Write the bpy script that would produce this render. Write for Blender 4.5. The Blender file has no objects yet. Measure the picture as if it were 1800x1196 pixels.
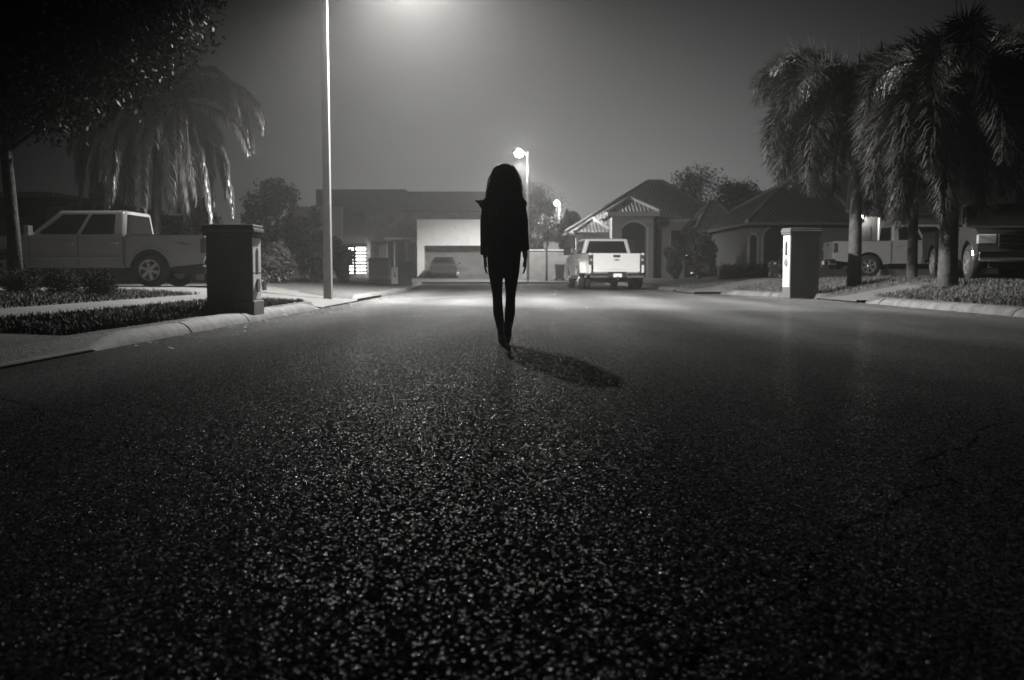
import bpy, bmesh, math, random
import numpy as np
from mathutils import Vector, Matrix
random.seed(7); rng = np.random.default_rng(7)
PI = math.pi
scene = bpy.context.scene
col = scene.collection
F, PITCH, CAMZ = 1750.0, math.atan(120/1750), 0.67

def at(px, py, Y):
    """world X and Z of what the photograph shows at px,py when it stands Y metres ahead"""
    u, v = (px-900)/F, (598-py)/F
    d = (u, math.cos(PITCH)+v*math.sin(PITCH), -math.sin(PITCH)+v*math.cos(PITCH))
    k = Y/d[1]
    return d[0]*k, CAMZ+d[2]*k
def AX(px, Y): return at(px, 478, Y)[0]
def AZ(py, Y): return at(900, py, Y)[1]
def sm(t):
    t = min(1.0, max(0.0, t)); return t*t*(3-2*t)

# ---------------------------------------------------------------- materials
def mat(name, c, rough=.7, spec=.4, metal=0.0, var=.15, scale=6.0, bump=0.0, bscale=40.0, coat=0.0, sub=0.0):
    m = bpy.data.materials.new(name); m.use_nodes = True
    nt = m.node_tree; b = nt.nodes['Principled BSDF']; L = nt.links
    if not isinstance(c, (tuple, list)): c = (c*1.01, c, c*.975)
    b.inputs['Roughness'].default_value = rough
    b.inputs['Specular IOR Level'].default_value = spec
    b.inputs['Metallic'].default_value = metal
    b.inputs['Coat Weight'].default_value = coat
    b.inputs['Coat Roughness'].default_value = .08
    tc = nt.nodes.new('ShaderNodeTexCoord')
    n = nt.nodes.new('ShaderNodeTexNoise'); n.inputs['Scale'].default_value = scale; n.inputs['Detail'].default_value = 5
    L.new(tc.outputs['Object'], n.inputs['Vector'])
    r = nt.nodes.new('ShaderNodeMapRange')
    r.inputs['From Min'].default_value = .3; r.inputs['From Max'].default_value = .7
    r.inputs['To Min'].default_value = 1-var; r.inputs['To Max'].default_value = 1+var
    L.new(n.outputs['Fac'], r.inputs['Value'])
    mx = nt.nodes.new('ShaderNodeVectorMath'); mx.operation = 'SCALE'
    mx.inputs[0].default_value = c; L.new(r.outputs[0], mx.inputs['Scale'])
    L.new(mx.outputs[0], b.inputs['Base Color'])
    if bump:
        n2 = nt.nodes.new('ShaderNodeTexNoise'); n2.inputs['Scale'].default_value = bscale; n2.inputs['Detail'].default_value = 4
        L.new(tc.outputs['Object'], n2.inputs['Vector'])
        bp = nt.nodes.new('ShaderNodeBump'); bp.inputs['Strength'].default_value = bump; bp.inputs['Distance'].default_value = .02
        L.new(n2.outputs['Fac'], bp.inputs['Height']); L.new(bp.outputs[0], b.inputs['Normal'])
    return m
def emis(name, c, s):
    m = bpy.data.materials.new(name); m.use_nodes = True
    b = m.node_tree.nodes['Principled BSDF']
    b.inputs['Base Color'].default_value = (.8, .8, .8, 1)
    b.inputs['Emission Color'].default_value = (*c, 1); b.inputs['Emission Strength'].default_value = s
    return m

def asphalt_mat():
    m = bpy.data.materials.new('asphalt'); m.use_nodes = True
    nt = m.node_tree; L = nt.links; b = nt.nodes['Principled BSDF']; N = nt.nodes.new
    tc = N('ShaderNodeTexCoord')
    # slight warp so the aggregate is not a clean cell pattern
    wn = N('ShaderNodeTexNoise'); wn.inputs['Scale'].default_value = 60; L.new(tc.outputs['Object'], wn.inputs['Vector'])
    ws = N('ShaderNodeVectorMath'); ws.operation = 'SCALE'; ws.inputs['Scale'].default_value = .012; L.new(wn.outputs['Color'], ws.inputs[0])
    wa = N('ShaderNodeVectorMath'); wa.operation = 'ADD'; L.new(tc.outputs['Object'], wa.inputs[0]); L.new(ws.outputs[0], wa.inputs[1])
    v = N('ShaderNodeTexVoronoi'); v.voronoi_dimensions = '2D'; v.inputs['Scale'].default_value = 185; L.new(wa.outputs[0], v.inputs['Vector'])
    # every stone has its own tilt
    sb = N('ShaderNodeVectorMath'); sb.operation = 'SUBTRACT'; sb.inputs[1].default_value = (.5, .5, .5); L.new(v.outputs['Color'], sb.inputs[0])
    ml = N('ShaderNodeVectorMath'); ml.operation = 'MULTIPLY'; ml.inputs[1].default_value = (.6, .7, 0); L.new(sb.outputs[0], ml.inputs[0])
    ad = N('ShaderNodeVectorMath'); ad.operation = 'ADD'; ad.inputs[1].default_value = (0, 0, 1); L.new(ml.outputs[0], ad.inputs[0])
    nm = N('ShaderNodeVectorMath'); nm.operation = 'NORMALIZE'; L.new(ad.outputs[0], nm.inputs[0])
    bp = N('ShaderNodeBump'); bp.inputs['Strength'].default_value = .6; bp.inputs['Distance'].default_value = .004; bp.invert = True
    L.new(v.outputs['Distance'], bp.inputs['Height']); L.new(nm.outputs[0], bp.inputs['Normal']); L.new(bp.outputs[0], b.inputs['Normal'])
    # colour: stones vary, with broad worn and stained patches
    sp = N('ShaderNodeSeparateColor'); L.new(v.outputs['Color'], sp.inputs[0])
    pw = N('ShaderNodeMath'); pw.operation = 'POWER'; pw.inputs[1].default_value = 1.6; L.new(sp.outputs[2], pw.inputs[0])
    mr = N('ShaderNodeMapRange'); mr.inputs['To Min'].default_value = .012; mr.inputs['To Max'].default_value = .19; L.new(pw.outputs[0], mr.inputs['Value'])
    mp = N('ShaderNodeMapping'); mp.inputs['Scale'].default_value = (.55, .12, 1); L.new(tc.outputs['Object'], mp.inputs['Vector'])
    pn = N('ShaderNodeTexNoise'); pn.inputs['Scale'].default_value = 1.0; pn.inputs['Detail'].default_value = 7; pn.inputs['Roughness'].default_value = .62
    L.new(mp.outputs[0], pn.inputs['Vector'])
    pr = N('ShaderNodeMapRange'); pr.inputs['From Min'].default_value = .3; pr.inputs['From Max'].default_value = .7
    pr.inputs['To Min'].default_value = .62; pr.inputs['To Max'].default_value = 1.35; L.new(pn.outputs['Fac'], pr.inputs['Value'])
    mu = N('ShaderNodeMath'); mu.operation = 'MULTIPLY'; L.new(mr.outputs[0], mu.inputs[0]); L.new(pr.outputs[0], mu.inputs[1])
    # a few wandering cracks and darker wheel-worn bands
    cw = N('ShaderNodeTexNoise'); cw.inputs['Scale'].default_value = .9; cw.inputs['Detail'].default_value = 6; L.new(tc.outputs['Object'], cw.inputs['Vector'])
    cs = N('ShaderNodeVectorMath'); cs.operation = 'SCALE'; cs.inputs['Scale'].default_value = 1.1; L.new(cw.outputs['Color'], cs.inputs[0])
    ca = N('ShaderNodeVectorMath'); ca.operation = 'ADD'; L.new(tc.outputs['Object'], ca.inputs[0]); L.new(cs.outputs[0], ca.inputs[1])
    cv = N('ShaderNodeTexVoronoi'); cv.voronoi_dimensions = '2D'; cv.feature = 'DISTANCE_TO_EDGE'; cv.inputs['Scale'].default_value = .17; L.new(ca.outputs[0], cv.inputs['Vector'])
    cr = N('ShaderNodeMapRange'); cr.inputs['From Max'].default_value = .0022; cr.inputs['To Min'].default_value = .12; cr.inputs['To Max'].default_value = 1; L.new(cv.outputs['Distance'], cr.inputs['Value'])
    m2 = N('ShaderNodeMath'); m2.operation = 'MULTIPLY'; L.new(mu.outputs[0], m2.inputs[0]); L.new(cr.outputs[0], m2.inputs[1])
    wv = N('ShaderNodeTexWave'); wv.bands_direction = 'X'; wv.inputs['Scale'].default_value = .16; wv.inputs['Distortion'].default_value = 1.2; wv.inputs['Detail Scale'].default_value = .25; L.new(tc.outputs['Object'], wv.inputs['Vector'])
    wr = N('ShaderNodeMapRange'); wr.inputs['To Min'].default_value = .8; wr.inputs['To Max'].default_value = 1.18; L.new(wv.outputs['Fac'], wr.inputs['Value'])
    m3 = N('ShaderNodeMath'); m3.operation = 'MULTIPLY'; L.new(m2.outputs[0], m3.inputs[0]); L.new(wr.outputs[0], m3.inputs[1]); mu = m3
    cc = N('ShaderNodeCombineColor')
    for i in range(3): L.new(mu.outputs[0], cc.inputs[i])
    L.new(cc.outputs[0], b.inputs['Base Color'])
    rr = N('ShaderNodeMapRange'); rr.inputs['To Min'].default_value = .14; rr.inputs['To Max'].default_value = .3; L.new(sp.outputs[0], rr.inputs['Value'])
    gs = N('ShaderNodeMath'); gs.operation = 'GREATER_THAN'; gs.inputs[1].default_value = .86; L.new(sp.outputs[1], gs.inputs[0])
    rm = N('ShaderNodeMix'); rm.data_type = 'FLOAT'; rm.inputs[2].default_value = .5; L.new(gs.outputs[0], rm.inputs[0]); L.new(rr.outputs[0], rm.inputs[3])
    L.new(rm.outputs[0], b.inputs['Roughness']); s0 = N('ShaderNodeMapRange'); s0.inputs['From Min'].default_value = .88; s0.inputs['From Max'].default_value = 1; L.new(sp.outputs[1], s0.inputs['Value'])
    sq = N('ShaderNodeMath'); sq.operation = 'POWER'; sq.inputs[1].default_value = 1.8; L.new(s0.outputs[0], sq.inputs[0])
    ss = N('ShaderNodeMapRange'); ss.inputs['To Min'].default_value = .0; ss.inputs['To Max'].default_value = .5; L.new(sq.outputs[0], ss.inputs['Value'])
    L.new(ss.outputs[0], b.inputs['Specular IOR Level'])
    return m
def tile_mat(k=1.0):
    m = bpy.data.materials.new('roof_tile'); m.use_nodes = True
    nt = m.node_tree; L = nt.links; b = nt.nodes['Principled BSDF']; N = nt.nodes.new
    uv = N('ShaderNodeUVMap'); uv.uv_map = 'UVMap'
    w = N('ShaderNodeTexWave'); w.bands_direction = 'X'; w.inputs['Scale'].default_value = 1.5; w.inputs['Distortion'].default_value = .4
    L.new(uv.outputs[0], w.inputs['Vector'])
    w2 = N('ShaderNodeTexWave'); w2.bands_direction = 'Y'; w2.wave_profile = 'SAW'; w2.inputs['Scale'].default_value = .9; w2.inputs['Distortion'].default_value = .6
    L.new(uv.outputs[0], w2.inputs['Vector'])
    a = N('ShaderNodeMath'); a.operation = 'MULTIPLY_ADD'; a.inputs[1].default_value = .35
    L.new(w2.outputs['Fac'], a.inputs[0]); L.new(w.outputs['Fac'], a.inputs[2])
    bp = N('ShaderNodeBump'); bp.inputs['Strength'].default_value = 1; bp.inputs['Distance'].default_value = .03
    L.new(a.outputs[0], bp.inputs['Height']); L.new(bp.outputs[0], b.inputs['Normal'])
    n = N('ShaderNodeTexNoise'); n.inputs['Scale'].default_value = 3; n.inputs['Detail'].default_value = 6; L.new(uv.outputs[0], n.inputs['Vector'])
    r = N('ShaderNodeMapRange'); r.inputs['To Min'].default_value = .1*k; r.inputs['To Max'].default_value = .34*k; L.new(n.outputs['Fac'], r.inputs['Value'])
    cc = N('ShaderNodeCombineColor')
    for i in range(3): L.new(r.outputs[0], cc.inputs[i])
    L.new(cc.outputs[0], b.inputs['Base Color']); b.inputs['Roughness'].default_value = .6
    return m
def grass_mat(name, lo, hi):
    m = bpy.data.materials.new(name); m.use_nodes = True
    nt = m.node_tree; L = nt.links; b = nt.nodes['Principled BSDF']; N = nt.nodes.new
    tc = N('ShaderNodeTexCoord')
    n = N('ShaderNodeTexNoise'); n.inputs['Scale'].default_value = 14; n.inputs['Detail'].default_value = 9; n.inputs['Roughness'].default_value = .7
    L.new(tc.outputs['Object'], n.inputs['Vector'])
    r = N('ShaderNodeMapRange'); r.inputs['From Min'].default_value = .32; r.inputs['From Max'].default_value = .68
    r.inputs['To Min'].default_value = lo; r.inputs['To Max'].default_value = hi; L.new(n.outputs['Fac'], r.inputs['Value'])
    cc = N('ShaderNodeCombineColor')
    for i in range(3): L.new(r.outputs[0], cc.inputs[i])
    L.new(cc.outputs[0], b.inputs['Base Color']); b.inputs['Roughness'].default_value = .8; b.inputs['Specular IOR Level'].default_value = .25
    n2 = N('ShaderNodeTexNoise'); n2.inputs['Scale'].default_value = 55; n2.inputs['Detail'].default_value = 6; L.new(tc.outputs['Object'], n2.inputs['Vector'])
    bp = N('ShaderNodeBump'); bp.inputs['Strength'].default_value = .9; bp.inputs['Distance'].default_value = .05
    L.new(n2.outputs['Fac'], bp.inputs['Height']); L.new(bp.outputs[0], b.inputs['Normal'])
    return m
FARL = 320; GLOW = 4.4
M = dict(
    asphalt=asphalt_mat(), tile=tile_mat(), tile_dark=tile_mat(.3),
    lawn=grass_mat('lawn', .03, .12), blade=mat('grass_blade', .06, .65, .3, var=.5, scale=3),
    soil=mat('soil', .05, .95, .1, bump=.8),
    concrete=mat('concrete', .1, .85, .25, var=.22, scale=2.2, bump=.35, bscale=60),
    kerb=mat('kerb_concrete', .1, .8, .3, var=.35, scale=5, bump=.5, bscale=45),
    pole_pale=mat('pole_pale', .34, .6, .4), pole=mat('pole_concrete', .17, .7, .35, var=.12, scale=4, bump=.15, bscale=70),
    stucco=mat('stucco', .42, .9, .2, var=.1, scale=3, bump=.4, bscale=90),
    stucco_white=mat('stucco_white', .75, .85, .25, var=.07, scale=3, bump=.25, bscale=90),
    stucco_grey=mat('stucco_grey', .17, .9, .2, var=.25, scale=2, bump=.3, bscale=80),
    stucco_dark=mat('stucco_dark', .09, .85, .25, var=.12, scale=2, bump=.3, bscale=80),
    trim=mat('trim_white', .62, .6, .4, var=.05),
    dark=mat('dark_recess', .03, .8, .2), door=mat('door_wood', .07, .5, .4, var=.3, scale=9),
    glass=mat('dark_glass', .008, .12, .3, var=.05), glass_house=mat('window_glass', .02, .1, .6, var=.05),
    white_paint=mat('shaded_white_car_paint', .22, .32, .5, var=.03, coat=.5),  # white paint darkened to put shade on the side-on pickups
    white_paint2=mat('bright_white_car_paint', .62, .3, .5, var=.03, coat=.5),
    dark_paint=mat('dark_car_paint', .035, .25, .6, var=.05, coat=.8),
    rubber=mat('tyre_rubber', .018, .75, .3, bump=.3, bscale=50), plastic=mat('black_plastic', .02, .5, .4),
    alloy=mat('wheel_alloy', .5, .3, .5, metal=.85), chrome=mat('chrome', .75, .12, .5, metal=1.0, var=.05),
    lens=mat('tail_lamp_lens', .05, .12, .7, coat=1), lens2=mat('headlamp_lens', .35, .1, .7, coat=1),
    plate=mat('plate', .7, .5), decal=mat('decal_grey', .1, .4),
    bark=mat('bark', .035, .9, .2, var=.4, scale=7, bump=1, bscale=18),
    palm_bark=mat('palm_bark', .045, .85, .25, var=.35, scale=5, bump=.8, bscale=14),
    palm_green=mat('crownshaft', .16, .5, .4, var=.2),
    frond_pale=mat('palm_leaflet_pale', .12, .3, .6, var=.4, scale=3),
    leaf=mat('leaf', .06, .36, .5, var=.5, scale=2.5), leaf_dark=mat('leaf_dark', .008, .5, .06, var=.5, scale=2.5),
    ball=mat('clipped_leaf', .012, .8, .1, var=.4), blade_shaded=mat('grass_blade_shaded', .045, .7, .25, var=.5, scale=3),  # left lawn blades: same grass as blade, with dimmer light painted in
    frond=mat('palm_leaflet', .034, .4, .4, var=.4, scale=3),
    cloth=mat('black_cloth', .008, .9, .15, var=.3, scale=20, bump=.4, bscale=60), trouser=mat('black_denim', .008, .85, .15),
    hair=mat('dark_hair', .008, .6, .12, var=.4, scale=40), skin=mat('skin', .22, .55, .35, var=.08), boot=mat('black_boot', .01, .4, .4),
    bin=mat('bin_plastic', .12, .5, .4), metal=mat('lamp_metal', .3, .45, .5, metal=.4),
    lampglow=emis('lamp_glow', (1, .985, .95), 60), farglow=emis('far_lamp_glow', (1, .985, .95), FARL), winglow=emis('window_glow', (1, .98, .94), 7), porchglow=emis('porch_glow', (1, .98, .94), 50),
)

# ---------------------------------------------------------------- mesh builder
class MB:
    def __init__(s): s.v = []; s.f = []; s.uv = None
    def add(s, vs, fs):
        o = len(s.v); s.v += [tuple(v) for v in vs]; s.f += [tuple(i+o for i in f) for f in fs]; return s
    def box(s, x0, x1, y0, y1, z0, z1):
        vs = [(x, y, z) for z in (z0, z1) for y in (y0, y1) for x in (x0, x1)]
        return s.add(vs, [(0, 2, 3, 1), (4, 5, 7, 6), (0, 1, 5, 4), (2, 6, 7, 3), (0, 4, 6, 2), (1, 3, 7, 5)])
    def hexa(s, vs):   # bottom 4 ccw, top 4 ccw
        return s.add(vs, [(3, 2, 1, 0), (4, 5, 6, 7), (0, 1, 5, 4), (1, 2, 6, 5), (2, 3, 7, 6), (3, 0, 4, 7)])
    def loft(s, rings, closed=True, cap=True):
        n = len(rings[0]); vs = [p for r in rings for p in r]; fs = []
        for i in range(len(rings)-1):
            for j in range(n if closed else n-1):
                k = (j+1) % n
                fs.append((i*n+j, i*n+k, (i+1)*n+k, (i+1)*n+j))
        if cap and closed:
            fs.append(tuple(range(n-1, -1, -1))); fs.append(tuple((len(rings)-1)*n+j for j in range(n)))
        return s.add(vs, fs)
    def tube(s, pts, rad, n=8, flat=1.0):
        rings = []
        pts = [Vector(p) for p in pts]
        ov = (pts[-1]-pts[0]).normalized(); up = Vector((.05, 1, .04)).normalized() if abs(ov.z) > .6 else Vector((.13, .07, 1)).normalized()
        for i, p in enumerate(pts):
            d = (pts[min(i+1, len(pts)-1)]-pts[max(i-1, 0)]).normalized()
            a = d.cross(up)
            if a.length < .2: a = d.cross(Vector((1, .1, 0)))
            a.normalize(); b = a.cross(d).normalized()
            r = rad[i] if isinstance(rad, (list, tuple)) else rad
            rings.append([p+a*(r*math.cos(2*PI*k/n))+b*(r*flat*math.sin(2*PI*k/n)) for k in range(n)])
        return s.loft(rings)
    def rings(s, data, n=16):   # (x,y,z,rx,ry) horizontal ellipses
        return s.loft([[(x+rx*math.cos(2*PI*k/n), y+ry*math.sin(2*PI*k/n), z) for k in range(n)] for x, y, z, rx, ry in data])
    def prism(s, poly, a0, a1, axis='y'):
        def p(u, w, a): return (u, a, w) if axis == 'y' else ((a, u, w) if axis == 'x' else (u, w, a))
        n = len(poly); vs = [p(u, w, a0) for u, w in poly]+[p(u, w, a1) for u, w in poly]
        return s.add(vs, [tuple(range(n-1, -1, -1)), tuple(range(n, 2*n))]+[(i, (i+1) % n, n+(i+1) % n, n+i) for i in range(n)])
    def lathe_y(s, prof, n=32, cx=0, cy=0, cz=0, cap=True):   # (r, y) about the y axis
        return s.loft([[(cx+r*math.cos(2*PI*k/n), cy+y, cz+r*math.sin(2*PI*k/n)) for k in range(n)] for r, y in prof], cap=cap)
    def lathe_z(s, prof, n=24, cx=0, cy=0):
        return s.loft([[(cx+r*math.cos(2*PI*k/n), cy+r*math.sin(2*PI*k/n), z) for k in range(n)] for r, z in prof])
    def build(s, name, m, parent=None, smooth=False, bevel=0.0, seg=2, voxel=0.0, sub=0, loc=None):
        me = bpy.data.meshes.new(name); me.from_pydata(s.v, [], s.f); me.update()
        bm = bmesh.new(); bm.from_mesh(me); bmesh.ops.recalc_face_normals(bm, faces=bm.faces); bm.to_mesh(me); bm.free()
        o = bpy.data.objects.new(name, me); col.objects.link(o)
        if isinstance(m, str): m = M[m]
        if m: me.materials.append(m)
        if parent: o.parent = parent
        if loc: o.location = loc
        if voxel:
            r = o.modifiers.new('r', 'REMESH'); r.mode = 'VOXEL'; r.voxel_size = voxel; r.use_smooth_shade = True
            q = o.modifiers.new('s', 'SMOOTH'); q.iterations = 3
            dg = bpy.context.evaluated_depsgraph_get(); nm = bpy.data.meshes.new_from_object(o.evaluated_get(dg))
            o.modifiers.clear(); o.data = nm
            if not nm.materials: nm.materials.append(m)
            nm.polygons.foreach_set('use_smooth', [True]*len(nm.polygons))
        if bevel:
            b = o.modifiers.new('b', 'BEVEL'); b.width = bevel; b.segments = seg; b.limit_method = 'ANGLE'; b.angle_limit = math.radians(35)
            b.harden_normals = False
        if sub:
            q = o.modifiers.new('u', 'SUBSURF'); q.levels = sub; q.render_levels = sub
        if smooth or bevel:
            o.data.polygons.foreach_set('use_smooth', [True]*len(o.data.polygons))
            if bevel:
                w = o.modifiers.new('w', 'WEIGHTED_NORMAL')
        return o
def raw(name, verts, faces, m, parent=None, smooth=False):
    me = bpy.data.meshes.new(name); v = np.asarray(verts, np.float32); f = np.asarray(faces, np.int32)
    me.vertices.add(len(v)); me.vertices.foreach_set('co', v.ravel())
    k = f.shape[1]; me.loops.add(f.size); me.loops.foreach_set('vertex_index', f.ravel())
    me.polygons.add(len(f)); me.polygons.foreach_set('loop_start', np.arange(0, f.size, k, dtype=np.int32))
    me.polygons.foreach_set('loop_total', np.full(len(f), k, np.int32))
    me.update(calc_edges=True); me.validate()
    if smooth: me.polygons.foreach_set('use_smooth', [True]*len(f))
    o = bpy.data.objects.new(name, me); col.objects.link(o); me.materials.append(M[m] if isinstance(m, str) else m)
    if parent: o.parent = parent
    return o
def tag(o, label=None, cat=None, group=None, kind=None):
    if label: o['label'] = label
    if cat: o['category'] = cat
    if group: o['group'] = group
    if kind: o['kind'] = kind
    return o
def empty(name, loc, rz=0.0):
    o = bpy.data.objects.new(name, None); col.objects.link(o); o.location = loc; o.rotation_euler = (0, 0, rz); o.empty_display_size = .2
    return o
def dup(o, parent=None):
    c = o.copy(); col.objects.link(c)
    if parent: c.parent = parent
    for ch in list(o.children): dup(ch, c)
    return c

# ---------------------------------------------------------------- terrain
def edgeL(y): return float(np.interp(y, [-20, 33, 46, 56], [-3.5, -3.5, -4.4, -5.0]))
def edgeR(y): return float(np.interp(y, [-20, 24, 26.5, 30, 34, 40, 56], [7.5, 7.5, 7.0, 6.2, 5.6, 5.4, 5.2]))
def driveL(x, y):   # 0..1 inside the left driveway
    t = min(1, max(0, (-3.5-x)/3)); lo, hi = 18.3+.8*t, 22.2+4.6*t
    return sm(min(y-lo, hi-y)/.25+.5)
def driveR(x, y):
    if x > 9.6: return 0
    return sm(min(y-(21.5+.3*(x-7.5)), 24.4-y)/.25+.5)
def driveR2(x, y):
    t = min(1, max(0, (x-5.6)/4)); lo, hi = 30.2+1.0*t, 33.4+1.0*t
    return sm(min(y-lo, hi-y)/.3+.5)
def HL(x, y):
    d = edgeL(y)-x; base = .125+.19*sm(d/4.2); ap = .02+.30*sm((d+.2)/4.2)
    k = driveL(x, y); return base*(1-k)+ap*k
def HR(x, y):
    d = x-edgeR(y); amp = .33 if y < 28 else .33-.15*sm((y-28)/6)+.15*sm((x-9)/4)
    base = .125+amp*sm(d/2.6); ap = .02+.43*sm((d+.1)/3.2)
    k = max(driveR(x, y), driveR2(x, y)); return base*(1-k)+ap*k
def HF(x, y): return .09+.15*sm((y-58)/12)

MB().box(-600, 600, -600, 900, -.5, -.06).build('ground', 'soil')['kind'] = 'structure'
def sheet(name, xs_of, ys, hf, m, dz=0, loop=None):
    V = []; n = None
    for y in ys:
        xs = xs_of(y); n = len(xs)
        for x in xs: V.append((x, y, hf(x, y)+dz))
    Fs = [(i*n+j, i*n+j+1, (i+1)*n+j+1, (i+1)*n+j) for i in range(len(ys)-1) for j in range(n-1)]
    o = raw(name, V, Fs, m, smooth=True); return o
ysn = list(np.arange(-6, 36, .2))+list(np.arange(36, 56.01, .5))
off = list(np.arange(0, 6, .2))+[6.5, 7.5, 9, 12, 16, 22, 30, 45, 70, 120]
tag(sheet('road', lambda y: np.linspace(-9, 13, 12), list(np.linspace(-8, 57.2, 40)), lambda x, y: 0, 'asphalt'), kind='structure')
def lawn_z(hf, dr):
    return lambda x, y: -.03 if min(abs(x-edgeL(y)), abs(x-edgeR(y))) < .1 else hf(x, y)-.035*dr(x, y)
tag(sheet('lawn', lambda y: [edgeL(y)-.06]+[edgeL(y)-.17-o for o in off], ysn, lawn_z(HL, driveL), 'lawn'), kind='structure')
tag(sheet('lawn', lambda y: [edgeR(y)+.06]+[edgeR(y)+.17+o for o in off], ysn, lawn_z(HR, lambda x, y: max(driveR(x, y), driveR2(x, y))), 'lawn'), kind='structure')
tag(sheet('lawn', lambda y: list(np.linspace(-120, -10, 12))+list(np.linspace(-9, 30, 24))+[45, 80, 140], list(np.arange(58.4, 80, 1.5))+[90, 120, 200], HF, 'lawn', dz=-.012), kind='structure')
MB().box(-60, 60, 56, 58.4, -.04, .11).build('pavement', 'concrete', bevel=.03)['kind'] = 'structure'
# driveways
tag(sheet('driveway', lambda y: [-3.46-.2*i for i in range(0, 90)], [18.3+.1*i for i in range(0, 86)],
    lambda x, y: (HL(x, y)+.006) if driveL(x, y) > .5 else HL(x, y)-.06, 'concrete'), kind='structure')
tag(sheet('driveway', lambda y: [7.46+.15*i for i in range(0, 15)], [21.4+.1*i for i in range(0, 32)],
    lambda x, y: (HR(x, y)+.006) if driveR(x, y) > .5 else HR(x, y)-.06, 'concrete'), kind='structure')
tag(sheet('driveway', lambda y: [5.5+.2*i for i in range(0, 45)], [30+.1*i for i in range(0, 48)],
    lambda x, y: (HR(x, y)+.006) if driveR2(x, y) > .5 else HR(x, y)-.06, 'concrete'), kind='structure')
tag(sheet('driveway', lambda y: list(np.linspace(9.8, 30, 30)), list(np.linspace(35, 48, 20)), HR, 'concrete', dz=.012), kind='structure')
tag(sheet('driveway', lambda y: [-6.6, -4, -2, 0, 1.6], list(np.linspace(58.41, 71.5, 14)), HF, 'concrete', dz=.01), kind='structure')
tag(sheet('path', lambda y: [-5.15-.1*i for i in range(8)], list(np.arange(3, 18.9, .2)), HL, 'concrete', dz=.012), kind='structure')
# concrete strips laid across the road where it opens out
def strip(pts, w, z):
    V = []; 
    for i, p in enumerate(pts):
        a = Vector(pts[max(i-1, 0)]); b = Vector(pts[min(i+1, len(pts)-1)]); d = (b-a).normalized(); nrm = Vector((-d.y, d.x))
        for s in (-1, 1): V.append((p[0]+nrm.x*w*s/2, p[1]+nrm.y*w*s/2, z))
    return V, [(2*i, 2*i+1, 2*i+3, 2*i+2) for i in range(len(pts)-1)]
V, Fc = strip([(-3.3, 23.2), (-2.2, 25.2), (-1, 27.4), (.6, 29), (2.6, 30), (5, 30.3), (6.3, 30.2)], .34, .004)
tag(raw('drain_strip', V, Fc, 'concrete'), kind='structure')
# kerbs: rounded, cast in lengths with open joints
def kerb(line, side, seglen=2.6):
    prof = [(0, -.03), (.02, .015), (.045, .06), (.09, .1), (.15, .124), (.22, .13), (.27, .125), (.29, .08), (.29, -.03)]
    P = [Vector((x, y)) for x, y in line]; L = [0]
    for a, b in zip(P, P[1:]): L.append(L[-1]+(b-a).length)
    def pos(s):
        for i in range(len(P)-1):
            if s <= L[i+1] or i == len(P)-2:
                t = (s-L[i])/(L[i+1]-L[i]); d = (P[i+1]-P[i]).normalized(); return P[i].lerp(P[i+1], t), d
    mb = MB(); s = 0
    while s < L[-1]-.3:
        e = min(s+seglen*random.uniform(.9, 1.1), L[-1]); R = []; k = max(3, int((e-s)/.4)); jz = random.uniform(-.006, .006); jx = random.uniform(-.01, .01)
        for i in range(k+1):
            q = s+.012+(e-s-.024)*i/k; p, d = pos(q); nrm = Vector((d.y, -d.x))*side
            endf = 1.0
            if q < .7: endf = .3+.7*sm(q/.7)
            if L[-1]-q < .7: endf = .3+.7*sm((L[-1]-q)/.7)
            w = 1.0
            if i in (0, k): w = .93
            R.append([(p.x+nrm.x*(-u-jx), p.y+nrm.y*(-u-jx), (z*w*endf if z > 0 else z)+jz) for u, z in prof])
        mb.loft(R); s = e
    o = mb.build('kerb', 'kerb', smooth=True); e = o.modifiers.new('e', 'EDGE_SPLIT'); e.split_angle = math.radians(40); return o
for line, side in (([(-3.5, 8.4), (-3.5, 18.2)], 1), ([(-3.5, 22.4), (-3.5, 33), (-4.4, 46), (-5, 55.9)], 1),
                   ([(7.5, 2), (7.5, 21.2)], -1), ([(7.5, 24.5), (7.0, 26.7), (6.25, 29.8)], -1), ([(5.62, 34), (5.4, 40), (5.2, 55.9)], -1), ([(-3.5, -5), (-3.5, 6.2)], 1)):
    tag(kerb(line, side), kind='structure')
# gutter lip at the dark driveway beside the camera
MB().box(-3.72, -3.52, 3.0, 8.35, .0, .03).build('gutter', 'concrete', bevel=.012)['kind'] = 'structure'

# grass blades
def blades(n, gen, hf, h0, h1, name, label, m='blade'):
    V = []; Fs = []; c = 0
    while c < n:
        x, y = gen(); z = hf(x, y)
        if z is None: continue
        h = random.uniform(h0, h1); a = random.uniform(0, 2*PI); w = .004+.004*random.random(); lx, ly = random.gauss(0, .4)*h, random.gauss(0, .4)*h
        dx, dy = math.cos(a)*w, math.sin(a)*w; k = len(V)
        V += [(x-dx, y-dy, z-.01), (x+dx, y+dy, z-.01), (x+lx*.45+dx*.7, y+ly*.45+dy*.7, z+h*.65), (x+lx*.45-dx*.7, y+ly*.45-dy*.7, z+h*.65), (x+lx, y+ly, z+h)]
        Fs.append((k, k+1, k+2, k+3)); Fs.append((k+3, k+2, k+4, k+4)); c += 1
    Fs4 = [f for f in Fs if f[2] != f[3]]
    me = bpy.data.meshes.new(name); me.from_pydata(V, [], Fs4+[f[:3] for f in Fs if f[2] == f[3]]); me.materials.append(M[m])
    o = bpy.data.objects.new(name, me); col.objects.link(o); tag(o, label, 'grass', kind='stuff'); return o
def gl():
    y = 8.5+14*random.random()**1.4; return -3.8-4.5*random.random()**1.3, y
def gr():
    y = 11+24*random.random()**1.2; return edgeR(y)+.3+4.2*random.random()**1.3, y
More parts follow.
